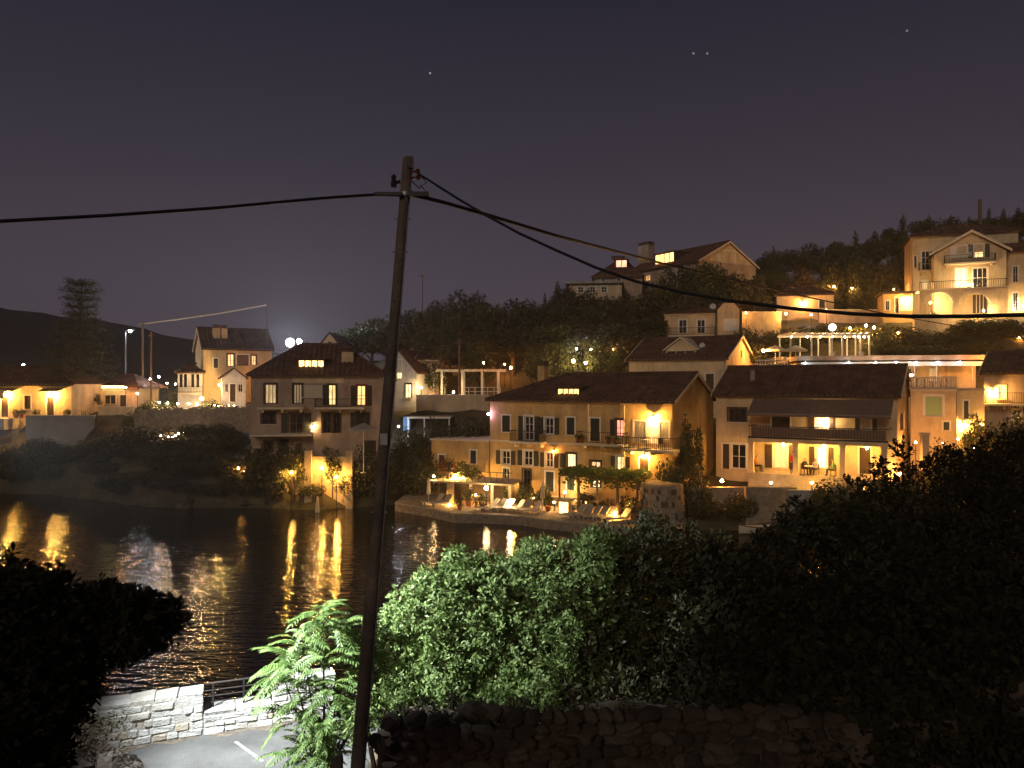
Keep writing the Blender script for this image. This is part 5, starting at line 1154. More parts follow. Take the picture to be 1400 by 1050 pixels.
VAR['conifer'] = (trunk_mesh(20, .9, .03), crown_mesh(con, 2600, .05, L_DARK, .2))
cyp = [(0, 0, .08+.86*k/9, .40*math.sin(math.pi*(k+1.3)/11)**.7, .40*math.sin(math.pi*(k+1.3)/11)**.7, .09) for k in range(9)]
VAR['cypress'] = (trunk_mesh(21, .7, .05), crown_mesh(cyp, 2200, .06, L_DARK, .4))
shl = [(0, 0, .42, .42, .42, .44)]+[(.3*math.cos(k*1.7), .3*math.sin(k*1.7), .3+.08*(k % 3), .24, .24, .28) for k in range(6)]
VAR['shrub'] = (trunk_mesh(30, .4, .03), crown_mesh(shl, 1900, .07, L_DARK, .4)); VAR['bush'] = (trunk_mesh(31, .4, .03), crown_mesh(shl, 1500, .085, L_MID, .4)); VAR['red'] = (trunk_mesh(32, .4, .03), crown_mesh(shl, 1300, .075, L_RED, .4))
def tree(kind, px, ytop, wpx, D, label, group=None, base=None, name=None, cat=None, ybase=None, minh=.6):
    p = W(px, ytop, D); z = base if base is not None else gz(p.x, p.y)
    while base is None and z < .3: D += .5; p = W(px, ytop, D); z = gz(p.x, p.y)
    if ybase: z = min(z, W(px, ybase, D).z) if base is None else z
    hgt = max(minh, p.z-z); w = wpx*D/F
    o = thing(name or {'conifer': 'conifer_tree', 'cypress': 'cypress_tree', 'shrub': 'shrub', 'bush': 'shrub', 'red': 'flowering_shrub'}.get(kind, 'olive_tree' if kind.startswith('olive') else 'broadleaf_tree'), label, cat or ('shrub' if kind in ('shrub', 'bush', 'red') else 'tree'), (p.x, p.y, z), random.uniform(0, 6.28), group)
    o.scale = (w, w, hgt)
    t_, c_ = VAR[kind]; link('trunk', t_, o); link('crown', c_, o); return o
# skyline wood behind the brown and ochre houses
lab = 'dark broadleaf tree in the wood above the ochre house'
for i, (px, yt, w, D) in enumerate(((480, 445, 60, 108), (508, 432, 60, 106), (535, 436, 70, 104), (556, 424, 70, 104), (585, 418, 62, 102), (612, 405, 66, 101), (645, 399, 70, 101), (668, 412, 62, 99), (690, 420, 66, 100), (718, 410, 76, 102), (744, 415, 62, 103), (770, 388, 58, 104), (795, 396, 70, 103), (825, 402, 70, 102), (858, 398, 80, 101), (890, 404, 80, 102),
                                         (590, 450, 80, 94), (640, 448, 80, 94), (700, 445, 90, 94), (755, 440, 90, 95), (800, 435, 90, 95), (845, 440, 90, 94), (885, 430, 80, 98))):
    tree('broad%d' % (i % 3), px, yt, w, D, lab, 'wood above the ochre house')
for px, yt, w, D in ((745, 395, 11, 103), (762, 378, 16, 103.5)): tree('cypress', px, yt, w, D, 'slim dark cypress at the edge of the wood', 'cypresses in the wood')
for px, yt, w, D, k, l2 in ((615, 420, 50, 95, 'olive0', 'warm lit olive green tree in the wood above the pavilion'), (590, 470, 62, 88, 'olive1', 'loose olive tree beside the white gabled house'), (655, 462, 56, 90, 'olive0', 'olive tree behind the garden pavilion'), (735, 468, 60, 90, 'olive1', 'olive tree just above the ochre house roof'), (775, 462, 56, 91, 'olive0', 'olive tree with white lamps among its leaves'), (815, 458, 60, 90, 'olive1', 'olive tree beside the pedimented house'), (842, 462, 40, 89, 'olive0', 'small olive tree against the pedimented house corner')): tree(k, px, yt, w, D, l2)
for i, (px, yt, w, D) in enumerate(((930, 365, 66, 103), (965, 357, 76, 102), (1003, 366, 66, 101.5), (1030, 378, 50, 102), (905, 384, 60, 102), (940, 390, 66, 101), (985, 388, 66, 100.5))):
    tree('broad%d' % (i % 3), px, yt, w, D, 'dark spreading tree hiding the foot of the hilltop house', 'trees before the hilltop house')
for i, (px, yt, w, D) in enumerate(((1045, 348, 40, 128), (1068, 342, 44, 128), (1095, 336, 56, 130), (1125, 334, 60, 130), (1150, 328, 50, 132), (1200, 318, 60, 130), (1220, 312, 50, 132), (1262, 300, 50, 140), (1285, 296, 50, 140), (1312, 300, 56, 140), (1350, 296, 60, 140), (1385, 292, 60, 140), (1405, 290, 60, 138), (1060, 368, 56, 114), (1100, 362, 60, 116), (1140, 356, 62, 116), (1180, 350, 60, 114), (1215, 345, 56, 112), (1240, 335, 40, 114))):
    tree('broad%d' % (i % 3), px, yt, w, D, 'dark tree on the wooded ridge behind the arched villa', 'ridge wood behind the villa')
for px, yt, w, D in ((1058, 330, 20, 126), (1170, 310, 30, 130), (1234, 287, 30, 134), (1270, 290, 12, 139), (1300, 290, 12, 139), (1325, 292, 10, 139), (1352, 280, 9, 139), (1372, 281, 12, 139), (1392, 280, 14, 138), (1196, 312, 16, 131)):
    tree('conifer' if w > 18 else 'cypress', px, yt, w, D, 'pointed conifer breaking the ridge skyline' if w > 18 else 'slim cypress on the ridge skyline', 'pointed trees on the ridge')
for px, yt, w, D, l2 in ((1112, 384, 34, 112, 'lamp lit tree behind the low cream cottage'), (1135, 380, 34, 112, 'taller lamp lit tree behind the low cream cottage'), (1168, 384, 30, 110, 'lamp lit tree between cottage and villa'), (1192, 386, 26, 109, 'small lamp lit tree beside the hut'), (1222, 384, 26, 103, 'small tree above the hut roof')): tree('olive0', px, yt, w, D, l2)
for i, (px, yt, w, D) in enumerate(((1020, 440, 40, 94), (1045, 446, 44, 93), (1070, 442, 44, 93), (1100, 440, 44, 94), (1130, 436, 40, 95), (1160, 440, 40, 95), (1215, 436, 50, 90), (1240, 440, 50, 89), (1270, 446, 50, 88), (1300, 450, 44, 87), (1335, 446, 50, 87), (1365, 448, 50, 86), (1390, 452, 44, 85), (1205, 468, 50, 87), (1240, 470, 60, 86), (1280, 472, 60, 85), (1320, 474, 50, 84), (1030, 462, 36, 88), (1355, 476, 40, 80), (1395, 470, 40, 80), (1318, 455, 50, 86.5), (1345, 456, 56, 85.8), (1372, 462, 56, 84.5), (1398, 466, 56, 84), (1340, 470, 56, 83.5))):
    tree('bush' if i % 3 != 1 else 'shrub', px, yt, w, D, 'rounded shrub on the terraced slope under the arched villa', 'shrubs on the terraced slope', minh=1.5)
# shrubs by the houses
for i, (px, yt, w, D, k, l2) in enumerate(((935, 560, 34, 62, 'olive0', 'leafy tree against the gable wall of the ochre house'), (950, 580, 40, 61, 'olive1', 'leafy tree between the ochre house and porch house'), (912, 612, 34, 59.6, 'bush', 'lit climbing shrub at the right corner of the ochre house'), (925, 632, 44, 59, 'olive0', 'tall shrub behind the round stone tower'), (960, 545, 12, 70, 'cypress', 'small cypress by the pedimented house window'), (955, 640, 40, 60, 'bush', 'low shrub at the porch house left corner'),
        (1135, 645, 54, 56, 'shrub', 'dark spreading shrub before the porch columns'), (1195, 632, 60, 55, 'shrub', 'dark spreading shrub at the porch right end'), (1165, 650, 60, 54.5, 'shrub', 'dark shrub between the two porch lamps'), (1240, 640, 60, 54, 'shrub', 'dark shrub by the porch house side path'), (1290, 590, 50, 57, 'shrub', 'dark shrub before the green window house'), (1330, 560, 40, 60, 'olive0', 'green lit shrub beside the stepped annexe'), (1370, 560, 60, 58, 'shrub', 'dark shrub under the balcony house'), (1400, 545, 60, 58, 'shrub', 'tall dark shrub beside the balcony house'),
        (1340, 600, 70, 54, 'shrub', 'dark shrub mass before the stepped annexe'), (1010, 668, 50, 58, 'shrub', 'dark shrub growing over the garden wall'), (960, 672, 50, 58, 'shrub', 'dark shrub at the tower end of the garden wall'), (1110, 672, 40, 56, 'shrub', 'dark shrub below the pale porch wall'),
        (645, 632, 30, 67, 'bush', 'round dark bush on the garden terrace'), (612, 615, 26, 68, 'red', 'reddish flowering shrub on the garden terrace'), (632, 625, 24, 68.6, 'bush', 'glowing lamp lit bush on the garden terrace'), (603, 630, 26, 68.5, 'shrub', 'dark shrub at the end of the garden terrace'),
        (370, 590, 60, 67.5, 'shrub', 'large dark shrub at the foot of the brown house'), (400, 600, 50, 67, 'olive0', 'lamp lit shrub before the pale garden wall'), (345, 600, 50, 69, 'shrub', 'dark shrub left of the brown house'), (455, 608, 40, 67, 'olive1', 'small tree beside the pale garden wall'), (500, 600, 60, 68, 'shrub', 'dark shrub at the brown house right corner'), (480, 635, 50, 67, 'shrub', 'low dark shrub on the rocks'), (310, 612, 60, 71, 'shrub', 'dark shrub on the bank by the orange lamps'), (285, 625, 50, 71, 'shrub', 'low dark shrub on the bank'),
        (185, 575, 80, 76, 'shrub', 'large dark shrub on the left headland'), (150, 590, 80, 76, 'shrub', 'dark shrub spreading on the left headland'), (215, 600, 70, 75, 'shrub', 'dark shrub below the fairy lights'), (110, 610, 60, 77, 'shrub', 'low dark shrub by the white boundary wall'), (250, 610, 60, 75, 'shrub', 'dark shrub on the bank under the stone terrace wall'),
        (560, 575, 50, 74, 'shrub', 'dark shrub in the gap beside the pole'), (600, 560, 60, 74, 'shrub', 'dark shrub beneath the pale parapet'), (640, 556, 60, 74.5, 'shrub', 'dark shrub against the ochre house left wall'), (575, 605, 60, 71, 'shrub', 'dark shrub at the end of the quay'), (545, 615, 60, 71, 'shrub', 'dark tall shrub behind the leaning pole'), (600, 590, 40, 72.5, 'red', 'dark reddish climber beside the low wing'),
        (205, 545, 40, 84.5, 'olive0', 'green lit vine bush on the stone terrace wall'), (228, 541, 34, 86, 'bush', 'green lit hedge beside the terrace lamps'), (290, 540, 26, 87, 'bush', 'bright lit bush before the cream gabled house'), (180, 556, 26, 84, 'bush', 'pale green bush at the end of the terrace wall'), (245, 528, 40, 95, 'shrub', 'dark green bush behind the terrace lamps'), (320, 549, 44, 84.5, 'shrub', 'clipped dark hedge before the white annexe'), (128, 535, 26, 90, 'olive0', 'lamp lit yellow green tree beside the beach bar'), (115, 556, 30, 84, 'shrub', 'low shrub behind the white boundary wall'), (660, 560, 30, 76, 'bush', 'lit shrub above the dark gap beside the ochre house'),
        (1275, 420, 20, 92, 'bush', 'small shrub before the villa arcade'), (1355, 424, 20, 90, 'bush', 'small shrub at the arcade corner'), (720, 655, 24, 65, 'bush', 'small shrub beside the ground floor doors'), (745, 655, 18, 64.5, 'bush', 'slender shrub behind the kiosk'), (800, 668, 26, 63, 'bush', 'shrub under the vine pergola'), (855, 672, 26, 61.8, 'bush', 'shrub at the pergola post'))):
    b = {'round dark': TERR[3], 'reddish f': TERR[3], 'glowing l': TERR[3], 'dark shrub at the end of the g': TERR[3]}
    base = next((v for q, v in b.items() if l2.startswith(q)), None)
    if D < 67 and 700 < px < 880: base = QZ
    tree(k, px, yt, w, D, l2, None, base)


for i, (px, yt, w, D) in enumerate(((20, 612, 40, 78), (55, 606, 44, 79), (88, 604, 40, 79), (125, 598, 50, 78), (140, 625, 60, 74.5), (175, 630, 60, 73.5), (210, 636, 60, 73), (240, 640, 60, 72.5), (275, 648, 56, 71), (320, 652, 50, 70), (355, 650, 50, 69), (425, 664, 40, 66.6), (505, 655, 56, 67.6), (530, 650, 46, 68.5), (230, 580, 40, 79), (265, 590, 50, 78), (300, 588, 50, 77), (332, 590, 40, 76), (195, 655, 40, 72.4), (135, 650, 40, 75), (160, 655, 56, 72.5), (190, 660, 56, 71.2), (222, 658, 60, 70.6), (255, 660, 60, 70.4), (290, 660, 56, 70.2), (322, 664, 46, 69.8), (240, 630, 60, 73.5), (285, 625, 60, 73.5), (205, 622, 60, 74.5), (172, 672, 50, 71.2), (205, 672, 50, 70.0), (235, 672, 52, 69.7), (265, 673, 52, 69.5), (295, 674, 50, 69.3), (322, 676, 44, 69.2), (250, 655, 56, 70.1), (220, 650, 56, 70.4), (12, 640, 50, 79), (48, 645, 50, 78.4), (84, 646, 50, 78), (118, 650, 46, 77), (30, 655, 44, 78), (70, 660, 40, 77.6), (100, 632, 44, 78.6))):
    tree('shrub' if i % 3 else 'bush', px, yt, w, D, 'low shrub on the dark bank of the left shore', 'shrubs on the left bank', minh=1.5+.6*math.sin(i*1.7))
# tall tiered conifer on the left shore
p = W(112, 387, 88); zb = gz(p.x, p.y); hgt = p.z-zb
o = thing('tiered_conifer', 'tall tiered conifer with lamp lit lower branches beside the long low house', 'tree', (p.x-.6, p.y, zb))
tm = MB().tube([(0, 0, -.4), (.2, 0, hgt*.5), (.6, 0, hgt)], [.28, .2, .04], 7); PP = []; NN = []
for t in range(13):
    z = hgt*(.28+.70*t/12); R = (3.4*(1-(t/12))**.75+.9) if t < 9 else (2.3-.35*abs(t-10.5)); nb = 6
    if t in (8,): R *= .75
    for k in range(nb):
        a = 2*math.pi*k/nb+t*.7; c, s = math.cos(a), math.sin(a); x0 = .6*(z/hgt)
        tm.tube([(x0, 0, z), (x0+c*R*.6, s*R*.6, z+.25), (x0+c*R, s*R, z+.35)], [.06, .04, .015], 4)
        m_ = 130; q = rng.random(m_)**.7; sp_ = rng.normal(size=(m_, 3))*np.array([.25, .25, .24])
        PP.append(np.stack([x0+c*R*q, s*R*q, z+.1+.3*q], 1)+sp_); NN.append(np.tile([0, 0, 1.], (m_, 1)))
tm.build('trunk', M_BARK, o); link('crown', leaves('crown', np.concatenate(PP), np.concatenate(NN), .30, L_MID, .3, .5), o)

# far poles, street lamp, far cable
def far_pole(px, ytop, ybase, D, label, r=.11, cross=None, lean=0):
    p = W(px, ytop, D); z = min(gz(p.x, p.y), W(px, ybase, D).z); o = thing('utility_pole', label, 'utility pole', (p.x, p.y, z-.3)); hgt = p.z-z+.3
    MB().tube([(lean, 0, 0), (0, 0, hgt)], [r*1.3, r], 7).build('shaft', M_WOOD, o)
    if cross: MB().box(-cross, -.08, hgt-.5, cross, .08, hgt-.36).build('crossarm', M_WOOD, o)
    return o
far_pole(195, 442, 545, 95, 'timber pole carrying the pale cable on the left shore'); far_pole(206.6, 454, 552, 92, 'second timber pole beside the cable pole', cross=.4)
far_pole(577, 374, 470, 108, 'thin pole above the wood behind the leaning pole', .09, .5); far_pole(628, 463, 556, 83, 'timber pole before the garden pavilion', .10, .5); far_pole(1340, 273, 330, 138, 'square chimney like post on the ridge skyline', .3)
p = W(176, 453, 96); zb = gz(p.x, p.y); o = thing('street_lamp', 'white street lamp on a tall pole beside the tiered conifer', 'street lamp', (p.x-.4, p.y, zb-.2)); hgt = p.z-zb+.2
MB().tube([(0, 0, 0), (0, 0, hgt-.2), (.15, 0, hgt+.1), (.5, 0, hgt+.2)], [.12, .08, .06, .05], 7).build('pole', M_STEEL, o); MB().box(.2, -.15, hgt+.13, 1.0, .15, hgt+.24).build('head', M_STEEL, o); bulb('globe', (.6, 0, hgt), .2, WHITE, 45, o)
def cable(pts, r, label, m=None, name='overhead_cable'): o = MB().tube(pts, r, 6).build(name, m or M_RUBBER); return tag(o, label, 'cable')
cable([W(189, 443.5, 95), W(240, 437, 95.5), W(300, 428.5, 96), W(364, 417, 97)], .09, 'pale lit cable running right from the timber pole', M_DISH)
far_pole(365, 414, 500, 97, 'thin pole at the end of the pale cable', .05)
# shore rocks
def rockmesh(seed, m, sub=2):
    r = random.Random(seed); bm = bmesh.new(); bmesh.ops.create_icosphere(bm, subdivisions=sub, radius=1)
    ph = [r.uniform(0, 6) for _ in range(6)]
    for v in bm.verts:
        c = v.co; v.co = c*(1+.22*math.sin(c.x*3+ph[0])*math.cos(c.y*3+ph[1])+.16*math.sin(c.z*5+ph[2])+.08*math.sin(c.x*8+ph[3])*math.sin(c.y*7+ph[4]))
    me = bpy.data.meshes.new('rock'); bm.to_mesh(me); bm.free(); me.materials.append(m); return me
RK = [rockmesh(i, M_DARKROCK) for i in range(4)]
k = 0
for px, py, w, hh in ((15, 640, 30, 9), (60, 645, 34, 8), (110, 655, 40, 10), (160, 672, 40, 12), (205, 684, 46, 12), (250, 686, 44, 10), (300, 685, 40, 10), (345, 685, 44, 10), (385, 682, 50, 14), (425, 686, 46, 12), (465, 684, 50, 10), (510, 682, 44, 10), (545, 678, 40, 14), (400, 668, 60, 16), (450, 670, 50, 12), (340, 672, 50, 12), (270, 672, 50, 12), (200, 668, 50, 12)):
    D = 11*F/(py+8-525); p = W(px, py, D); o = link('shore_rock', RK[k % 4]); k += 1; o.location = (p.x, D+.8, max(.0, p.z-.2)); s = w*.5*D/F; o.scale = (s, s*.7, hh*D/F); o.rotation_euler.z = k*1.3
    tag(o, 'dark rounded rock along the far waterline', 'rock', 'rocks along the far shore')
# ------------------------------------------------------------------ near side: road, parapet, railing
RZ = 4.4
M_ASPH = mat('pale worn asphalt', (.095, .093, .088), .9, .45, .9, .6, 60, detail=9)
def nwx(X): return 14.95+.39*(X+4.4)                                   # base line of the parapet (road side)
rp = [(-30, 4.5), (9, 4.5), (9, 10.2), (-1.9, 9.6), (-1.9, 12.0), (-2.2, nwx(-2.2)-.02), (-4.4, nwx(-4.4)-.02), (-7.4, nwx(-7.4)-.02), (-14, 11.2), (-30, 8)]
tag(MB().slab(rp, RZ-.1, RZ+.03).build('road', M_ASPH), kind='structure')
def strip(a, b, w, z, m, name):
    a, b = Vector(a), Vector(b); d = (b-a).normalized(); n = Vector((-d.y, d.x))*w/2
    return tag(MB().add([(*(a-n), z), (*(b-n), z), (*(b+n), z), (*(a+n), z)], [(0, 1, 2, 3)]).build(name, m), kind='structure')
dv = MB(); q_ = random.Random(2)
for k in range(40):
    x0 = -9.5+6.5*k/40; x1 = -9.5+6.5*(k+1)/40; w0 = .16+.1*math.sin(k*1.3)+.05*math.sin(k*.5); w1 = .16+.1*math.sin((k+1)*1.3)+.05*math.sin((k+1)*.5)
    dv.add([(x0, nwx(x0)-w0, RZ+.034), (x1, nwx(x1)-w1, RZ+.034), (x1, nwx(x1)-.02, RZ+.036), (x0, nwx(x0)-.02, RZ+.036)], [(0, 1, 2, 3)])
tag(dv.build('dirt_verge', mat('gravelly dirt', (.13, .105, .08), .95, .5, 9, .8, 40)), kind='structure')
a = G(322, 1014, RZ+.03).xy; b = G(360, 1042, RZ+.03).xy
strip(a, b, .07, RZ+.034, mat('worn white road paint', (.17, .165, .155), .8, .5, 12), 'road_marking')

pw = thing('parapet_wall', 'low whitish stone parapet beside the road with a gap for railings', 'wall')
PW0 = Vector((-9.5, nwx(-9.5))); PW1 = Vector((-3.5, nwx(-3.5))); pd = (PW1-PW0).normalized(); pn = Vector((-pd.y, pd.x)); ang = math.atan2(pd.y, pd.x); TL = (PW1-PW0).length
pw.location = (PW0.x, PW0.y, RZ+.03); pw.rotation_euler.z = ang
def sx(px):                                                            # along-wall coordinate of a pixel column
    r = Vector(((px-700)/F, 1)); t = PW0.dot(pn)/r.dot(pn); return (r*t-PW0).dot(pd)
g0, g1 = sx(278), sx(373); HW, HL = .80, .42
MB().box(0, -.004, -1.2, g0-.01, .42, HW-.06).box(g0-.01, -.004, -1.2, g1+.01, .42, HL-.06).box(g1+.01, -.004, -1.2, TL, .42, HW-.06).box(-5, -.004, -1.2, -.003, .42, HW-.06).build('core', M_MORTAR, pw)
rs = random.Random(4)
def stone_mesh(w, h, d, seed):
    r = random.Random(seed); bm = bmesh.new(); bmesh.ops.create_cube(bm, size=1)
    for v in bm.verts: v.co = Vector((v.co.x*w, v.co.y*d, v.co.z*h))+Vector([r.uniform(-1, 1)*q for q in (min(.025, w*.1), .014, min(.02, h*.1))])
    bmesh.ops.bevel(bm, geom=bm.edges[:], offset=min(.022, h*.16), segments=1, affect='EDGES')
    for v in bm.verts: v.co += Vector([r.uniform(-.006, .006) for _ in range(3)])
    me = bpy.data.meshes.new('stone'); bm.to_mesh(me); bm.free(); return me
def course(x0, x1, z0, z1, seed, lo=.14, hi=.42):
    x = x0; k = 0
    while x < x1-.04:
        w = min(rs.uniform(lo, hi), x1-x)
        if x1-x-w < .1: w = x1-x
        hh = z1-z0
        me = stone_mesh(w-.010, hh-.009, .16, seed*100+k); me.materials.append(rs.choices(M_WSTONE, (6, 4, 3, .5))[0])
        link('stone', me, pw, (x+w/2, .06+rs.uniform(-.018, .012), (z0+z1)/2+rs.uniform(-.006, .006))); x += w; k += 1
for x0, x1, top in ((0, g0, HW), (g0, g1, HL), (g1, TL, HW)):
    z = 0; i = 0; n = 5 if top > .7 else 3
    hs = [rs.uniform(.8, 1.25) for _ in range(n)]; sc = (top-.09)/sum(hs)
    for hh in hs: course(x0, x1, z, z+hh*sc, int(x0*10)+i*7+n); z += hh*sc; i += 1
    x = x0; k = 0                                                        # coping stones
    while x < x1-.05:
        w = min(rs.uniform(.3, .6), x1-x); w = x1-x if x1-x-w < .15 else w
        me = stone_mesh(w-.012, .085, .46, 900+k+int(x0*31)); me.materials.append(rs.choice(M_WSTONE[:3])); link('coping_stone', me, pw, (x+w/2, .22, top-.045)); x += w; k += 1
rg = thing('iron_railing', 'dark iron railing filling the gap in the stone parapet', 'railing', pw.location, ang)
for zz, r in ((HL+.10, .012), (HL+.21, .012), (HL+.32, .012), (HL+.455, .02)): MB().tube([(g0+.02, .2, zz), (g1-.02, .2, zz)], r, 6).build('rail', M_IRON, rg)
for x in (g0+.17, (g0+g1)/2+.1, g1-.12): MB().box(x-.018, .182, HL+.002, x+.018, .218, HL+.46).build('post', M_IRON, rg)

# street lamp that lights the road (stands just outside the picture, left)
SLX, SLY, SLZ = -7.4, 10.6, 10.6
o = thing('street_lamp', 'grey steel street lamp over the road by the stone parapet', 'street lamp', (SLX-1.2, SLY-.2, RZ))
MB().lathe([(.16, 0), (.16, .3), (.09, .35), (.06, SLZ-RZ-.1), (.055, SLZ-RZ+.25)], 10).build('pole', M_STEEL, o)
MB().tube([(0, 0, SLZ-RZ+.2), (.5, .08, SLZ-RZ+.36), (1.15, .2, SLZ-RZ+.33)], .035, 8).build('arm', M_STEEL, o)
MB().box(.85, .05, SLZ-RZ+.2, 1.5, .35, SLZ-RZ+.32).build('head', M_STEEL, o)
MB().box(.95, .08, SLZ-RZ+.17, 1.45, .32, SLZ-RZ+.197).build('lens', emit((.9, .96, 1), 8), o)
sl = bpy.data.lights.new('street_lamp_light', 'SPOT'); sl.energy = 22000; sl.color = (.90, .97, 1.0); sl.spot_size = math.radians(76); sl.spot_blend = 1; sl.shadow_soft_size = .12
slo = bpy.data.objects.new('light', sl); C.objects.link(slo); slo.parent = o; slo.location = (1.2, .2, SLZ-RZ+.14)
slo.rotation_euler = Vector((3.5, 2.9, -3.8)).to_track_quat('-Z', 'Y').to_euler()

# ------------------------------------------------------------------ leaning timber pole and its cables
base = Vector((-2.05, 9.45, RZ)); top = W(558, 216, 9.4)
up = thing('utility_pole', 'tall leaning dark timber utility pole beside the road', 'utility pole', base)
ax = top-base; pts = [ax*(k/10) for k in range(11)]
MB().tube(pts, [.098-.037*k/10+.003*math.sin(k*2.1) for k in range(11)], 14).build('shaft', M_POLE, up, True)
Pp = lambda py: base+ax*((H-(py-525)/F*9.4-RZ)/(top.z-RZ))
def hw(name, mb, m=M_IRON): mb.build(name, m, up)
q = Pp(218)-base; MB().box(q.x-.01, q.y-.075, q.z-.12, q.x+.062, q.y+.07, q.z+.02).build('cap_plate', M_IRON, up)
q = Pp(247)-base; MB().tube([(q.x-.16, q.y-.02, q.z-.03), (q.x-.07, q.y-.02, q.z-.02)], .022, 6).lathe([(.03, -.07), (.04, -.02), (.025, .02), (.035, .06), (.015, .09)], 8, (q.x-.15, q.y-.02, q.z-.02)).build('insulator', M_IRON, up)
for yy, dx in ((236, .14), (244, .15)): q = Pp(yy)-base; MB().tube([(q.x+.05, q.y-.03, q.z), (q.x+dx, q.y-.05, q.z)], .014, 6).lathe([(.02, -.03), (.035, -.012), (.02, .0), (.03, .02), (.012, .035)], 8, (q.x+dx, q.y-.05, q.z)).build('insulator', mat('brown glaze', (.09, .03, .02), .3), up)
q = Pp(266)-base; MB().lathe([(.08, -.03), (.085, -.02), (.085, .02), (.08, .03)], 14, (q.x, q.y, q.z)).build('clamp_band', M_STEEL, up)
q = Pp(268)-base; MB().box(q.x+.06, q.y-.13, q.z-.03, q.x+.30, q.y-.06, q.z+.025).build('clamp', M_RUBBER, up); MB().box(q.x-.36, q.y-.13, q.z-.02, q.x-.02, q.y-.07, q.z+.02).build('clamp', M_RUBBER, up)
q = Pp(600)-base; MB().box(q.x-.045, q.y-.092, q.z-.07, q.x+.045, q.y-.078, q.z+.07).build('number_plate', M_STEEL, up)
for yy in (300, 345, 520, 700, 860): q = Pp(yy)-base; MB().tube([(q.x-.09, q.y-.03, q.z), (q.x+.10, q.y-.03, q.z)], .009, 5).build('bolt', M_STEEL, up)
q = Pp(280)-base; q2 = Pp(1000)-base; MB().tube([(q.x+.062, q.y-.03, q.z), ((q.x+q2.x)/2+.075, (q.y+q2.y)/2-.03, (q.z+q2.z)/2), (q2.x+.088, q2.y-.03, q2.z)], .008, 5).build('earth_wire', M_STEEL, up)
for k, (zz, ln) in enumerate(((250, .22), (262, .20))): q = Pp(zz)-base; MB().tube([(q.x+.08, q.y-.08, q.z), (q.x+.17, q.y-.1, q.z-.09), (q.x+.26, q.y-.1, q.z-.02), (q.x+.2, q.y-.1, q.z+.05)], .008, 5).build('jumper_wire', M_RUBBER, up)
cable([W(546, 267, 9.3), W(515, 266, 9.3), W(440, 271, 9), W(300, 284, 8.4), W(150, 294.5, 7.8), W(0, 302.5, 7.3), W(-200, 306, 6.7), W(-500, 300, 6)], .019, 'black bundled cable running left from the leaning pole')
A1 = [(566, 267, 9.3), (600, 275, 9.4), (660, 292, 9.9), (760, 322, 11.5), (905, 360, 16), (1085, 402, 24), (1200, 427, 32), (1270, 439.5, 38), (1400, 462, 50), (1520, 480, 64)]
cable([W(*q) for q in A1], .024, 'thin black cable running from the leaning pole over the roofs')
B1 = [(572, 238, 8.4), (587, 247, 8.4), (625, 271, 8.3), (662, 293, 8.2), (710, 319, 8.0), (760, 342, 7.8), (815, 366, 7.6), (870, 385, 7.4), (935, 400.5, 7.2), (1000, 411.5, 7.0), (1085, 422, 6.7), (1165, 429, 6.5), (1240, 432.5, 6.3), (1320, 432.5, 6.1), (1400, 430.5, 5.9), (1700, 410, 5.2)]
cable([W(q[0], q[1], q[2]*1.107) for q in B1], [.016+.004*min(1, k/12) for k in range(len(B1))], 'thick black bundled cable sagging right from the leaning pole top')

# ------------------------------------------------------------------ rubble wall under the shrubs
rw = thing('rubble_wall', 'rough brown rubble wall under the large shrub', 'wall', (-1.75, 9.95, RZ), .06)
MB().box(0, .10, -.3, 10, .3, 2.0).build('core', mat('wall earth', (.07, .05, .035), .95, .4, 5), rw)
rr = random.Random(9)
SM = [rockmesh(50+i, M_RSTONE[i % 4], 2) for i in range(12)]
z = 1.15; row = 0
while z < 2.1:
    x = .05+.1*(row % 2); hh = rr.uniform(.15, .20)
    while x < 6.2:
        w = rr.uniform(.14, .36); ztop = 2.22-.1*math.sin(x*1.3)+.06*math.sin(x*4)
        if z < ztop-.05:
            o = link('stone', SM[rr.randrange(12)], rw, (x+w/2, .10+rr.uniform(-.05, .03), z+hh/2+rr.uniform(-.02, .02))); o.scale = (w*.54, .13, hh*.56); o.rotation_euler = (rr.uniform(-.3, .3), rr.uniform(-.25, .25), rr.uniform(-.3, .3))
        x += w*.97
    z += hh*.93; row += 1
RKW = [rockmesh(70+i, M_RSTONE[2], 2) for i in range(3)]
for i, (px, py, s) in enumerate(((640, 968, .16), (655, 963, .2), (672, 966, .2), (690, 970, .16), (628, 974, .1), (560, 973, .1), (515, 1010, .13), (522, 1022, .1), (462, 1040, .16), (530, 985, .1), (703, 972, .1))):
    D = 10.25 if px > 540 else 9.7; p = W(px, py, D); o = link('loose_stone', RKW[i % 3]); o.location = (p.x, D, p.z-s*.3); o.scale = (s, s*.7, s*.5); o.rotation_euler = (.2*i, .3, i)
    tag(o, 'pale loose stone lying on top of the rubble wall' if px > 540 else 'pale loose stone at the foot of the leaning pole', 'stone', 'loose stones on the rubble wall' if px > 540 else 'loose stones by the pole')
for i, (px, py, D, s) in enumerate(((155, 1047, 12.3, .42), (110, 1046, 12.2, .38), (60, 1050, 12, .5))):
    p = W(px, py, D); o = link('boulder', RK[i]); o.location = (p.x, D, p.z-.1); o.scale = (s, s*.8, s*.8); o.rotation_euler.z = i; tag(o, 'dark boulder at the roadside in front of the parapet', 'boulder', 'boulders at the roadside')

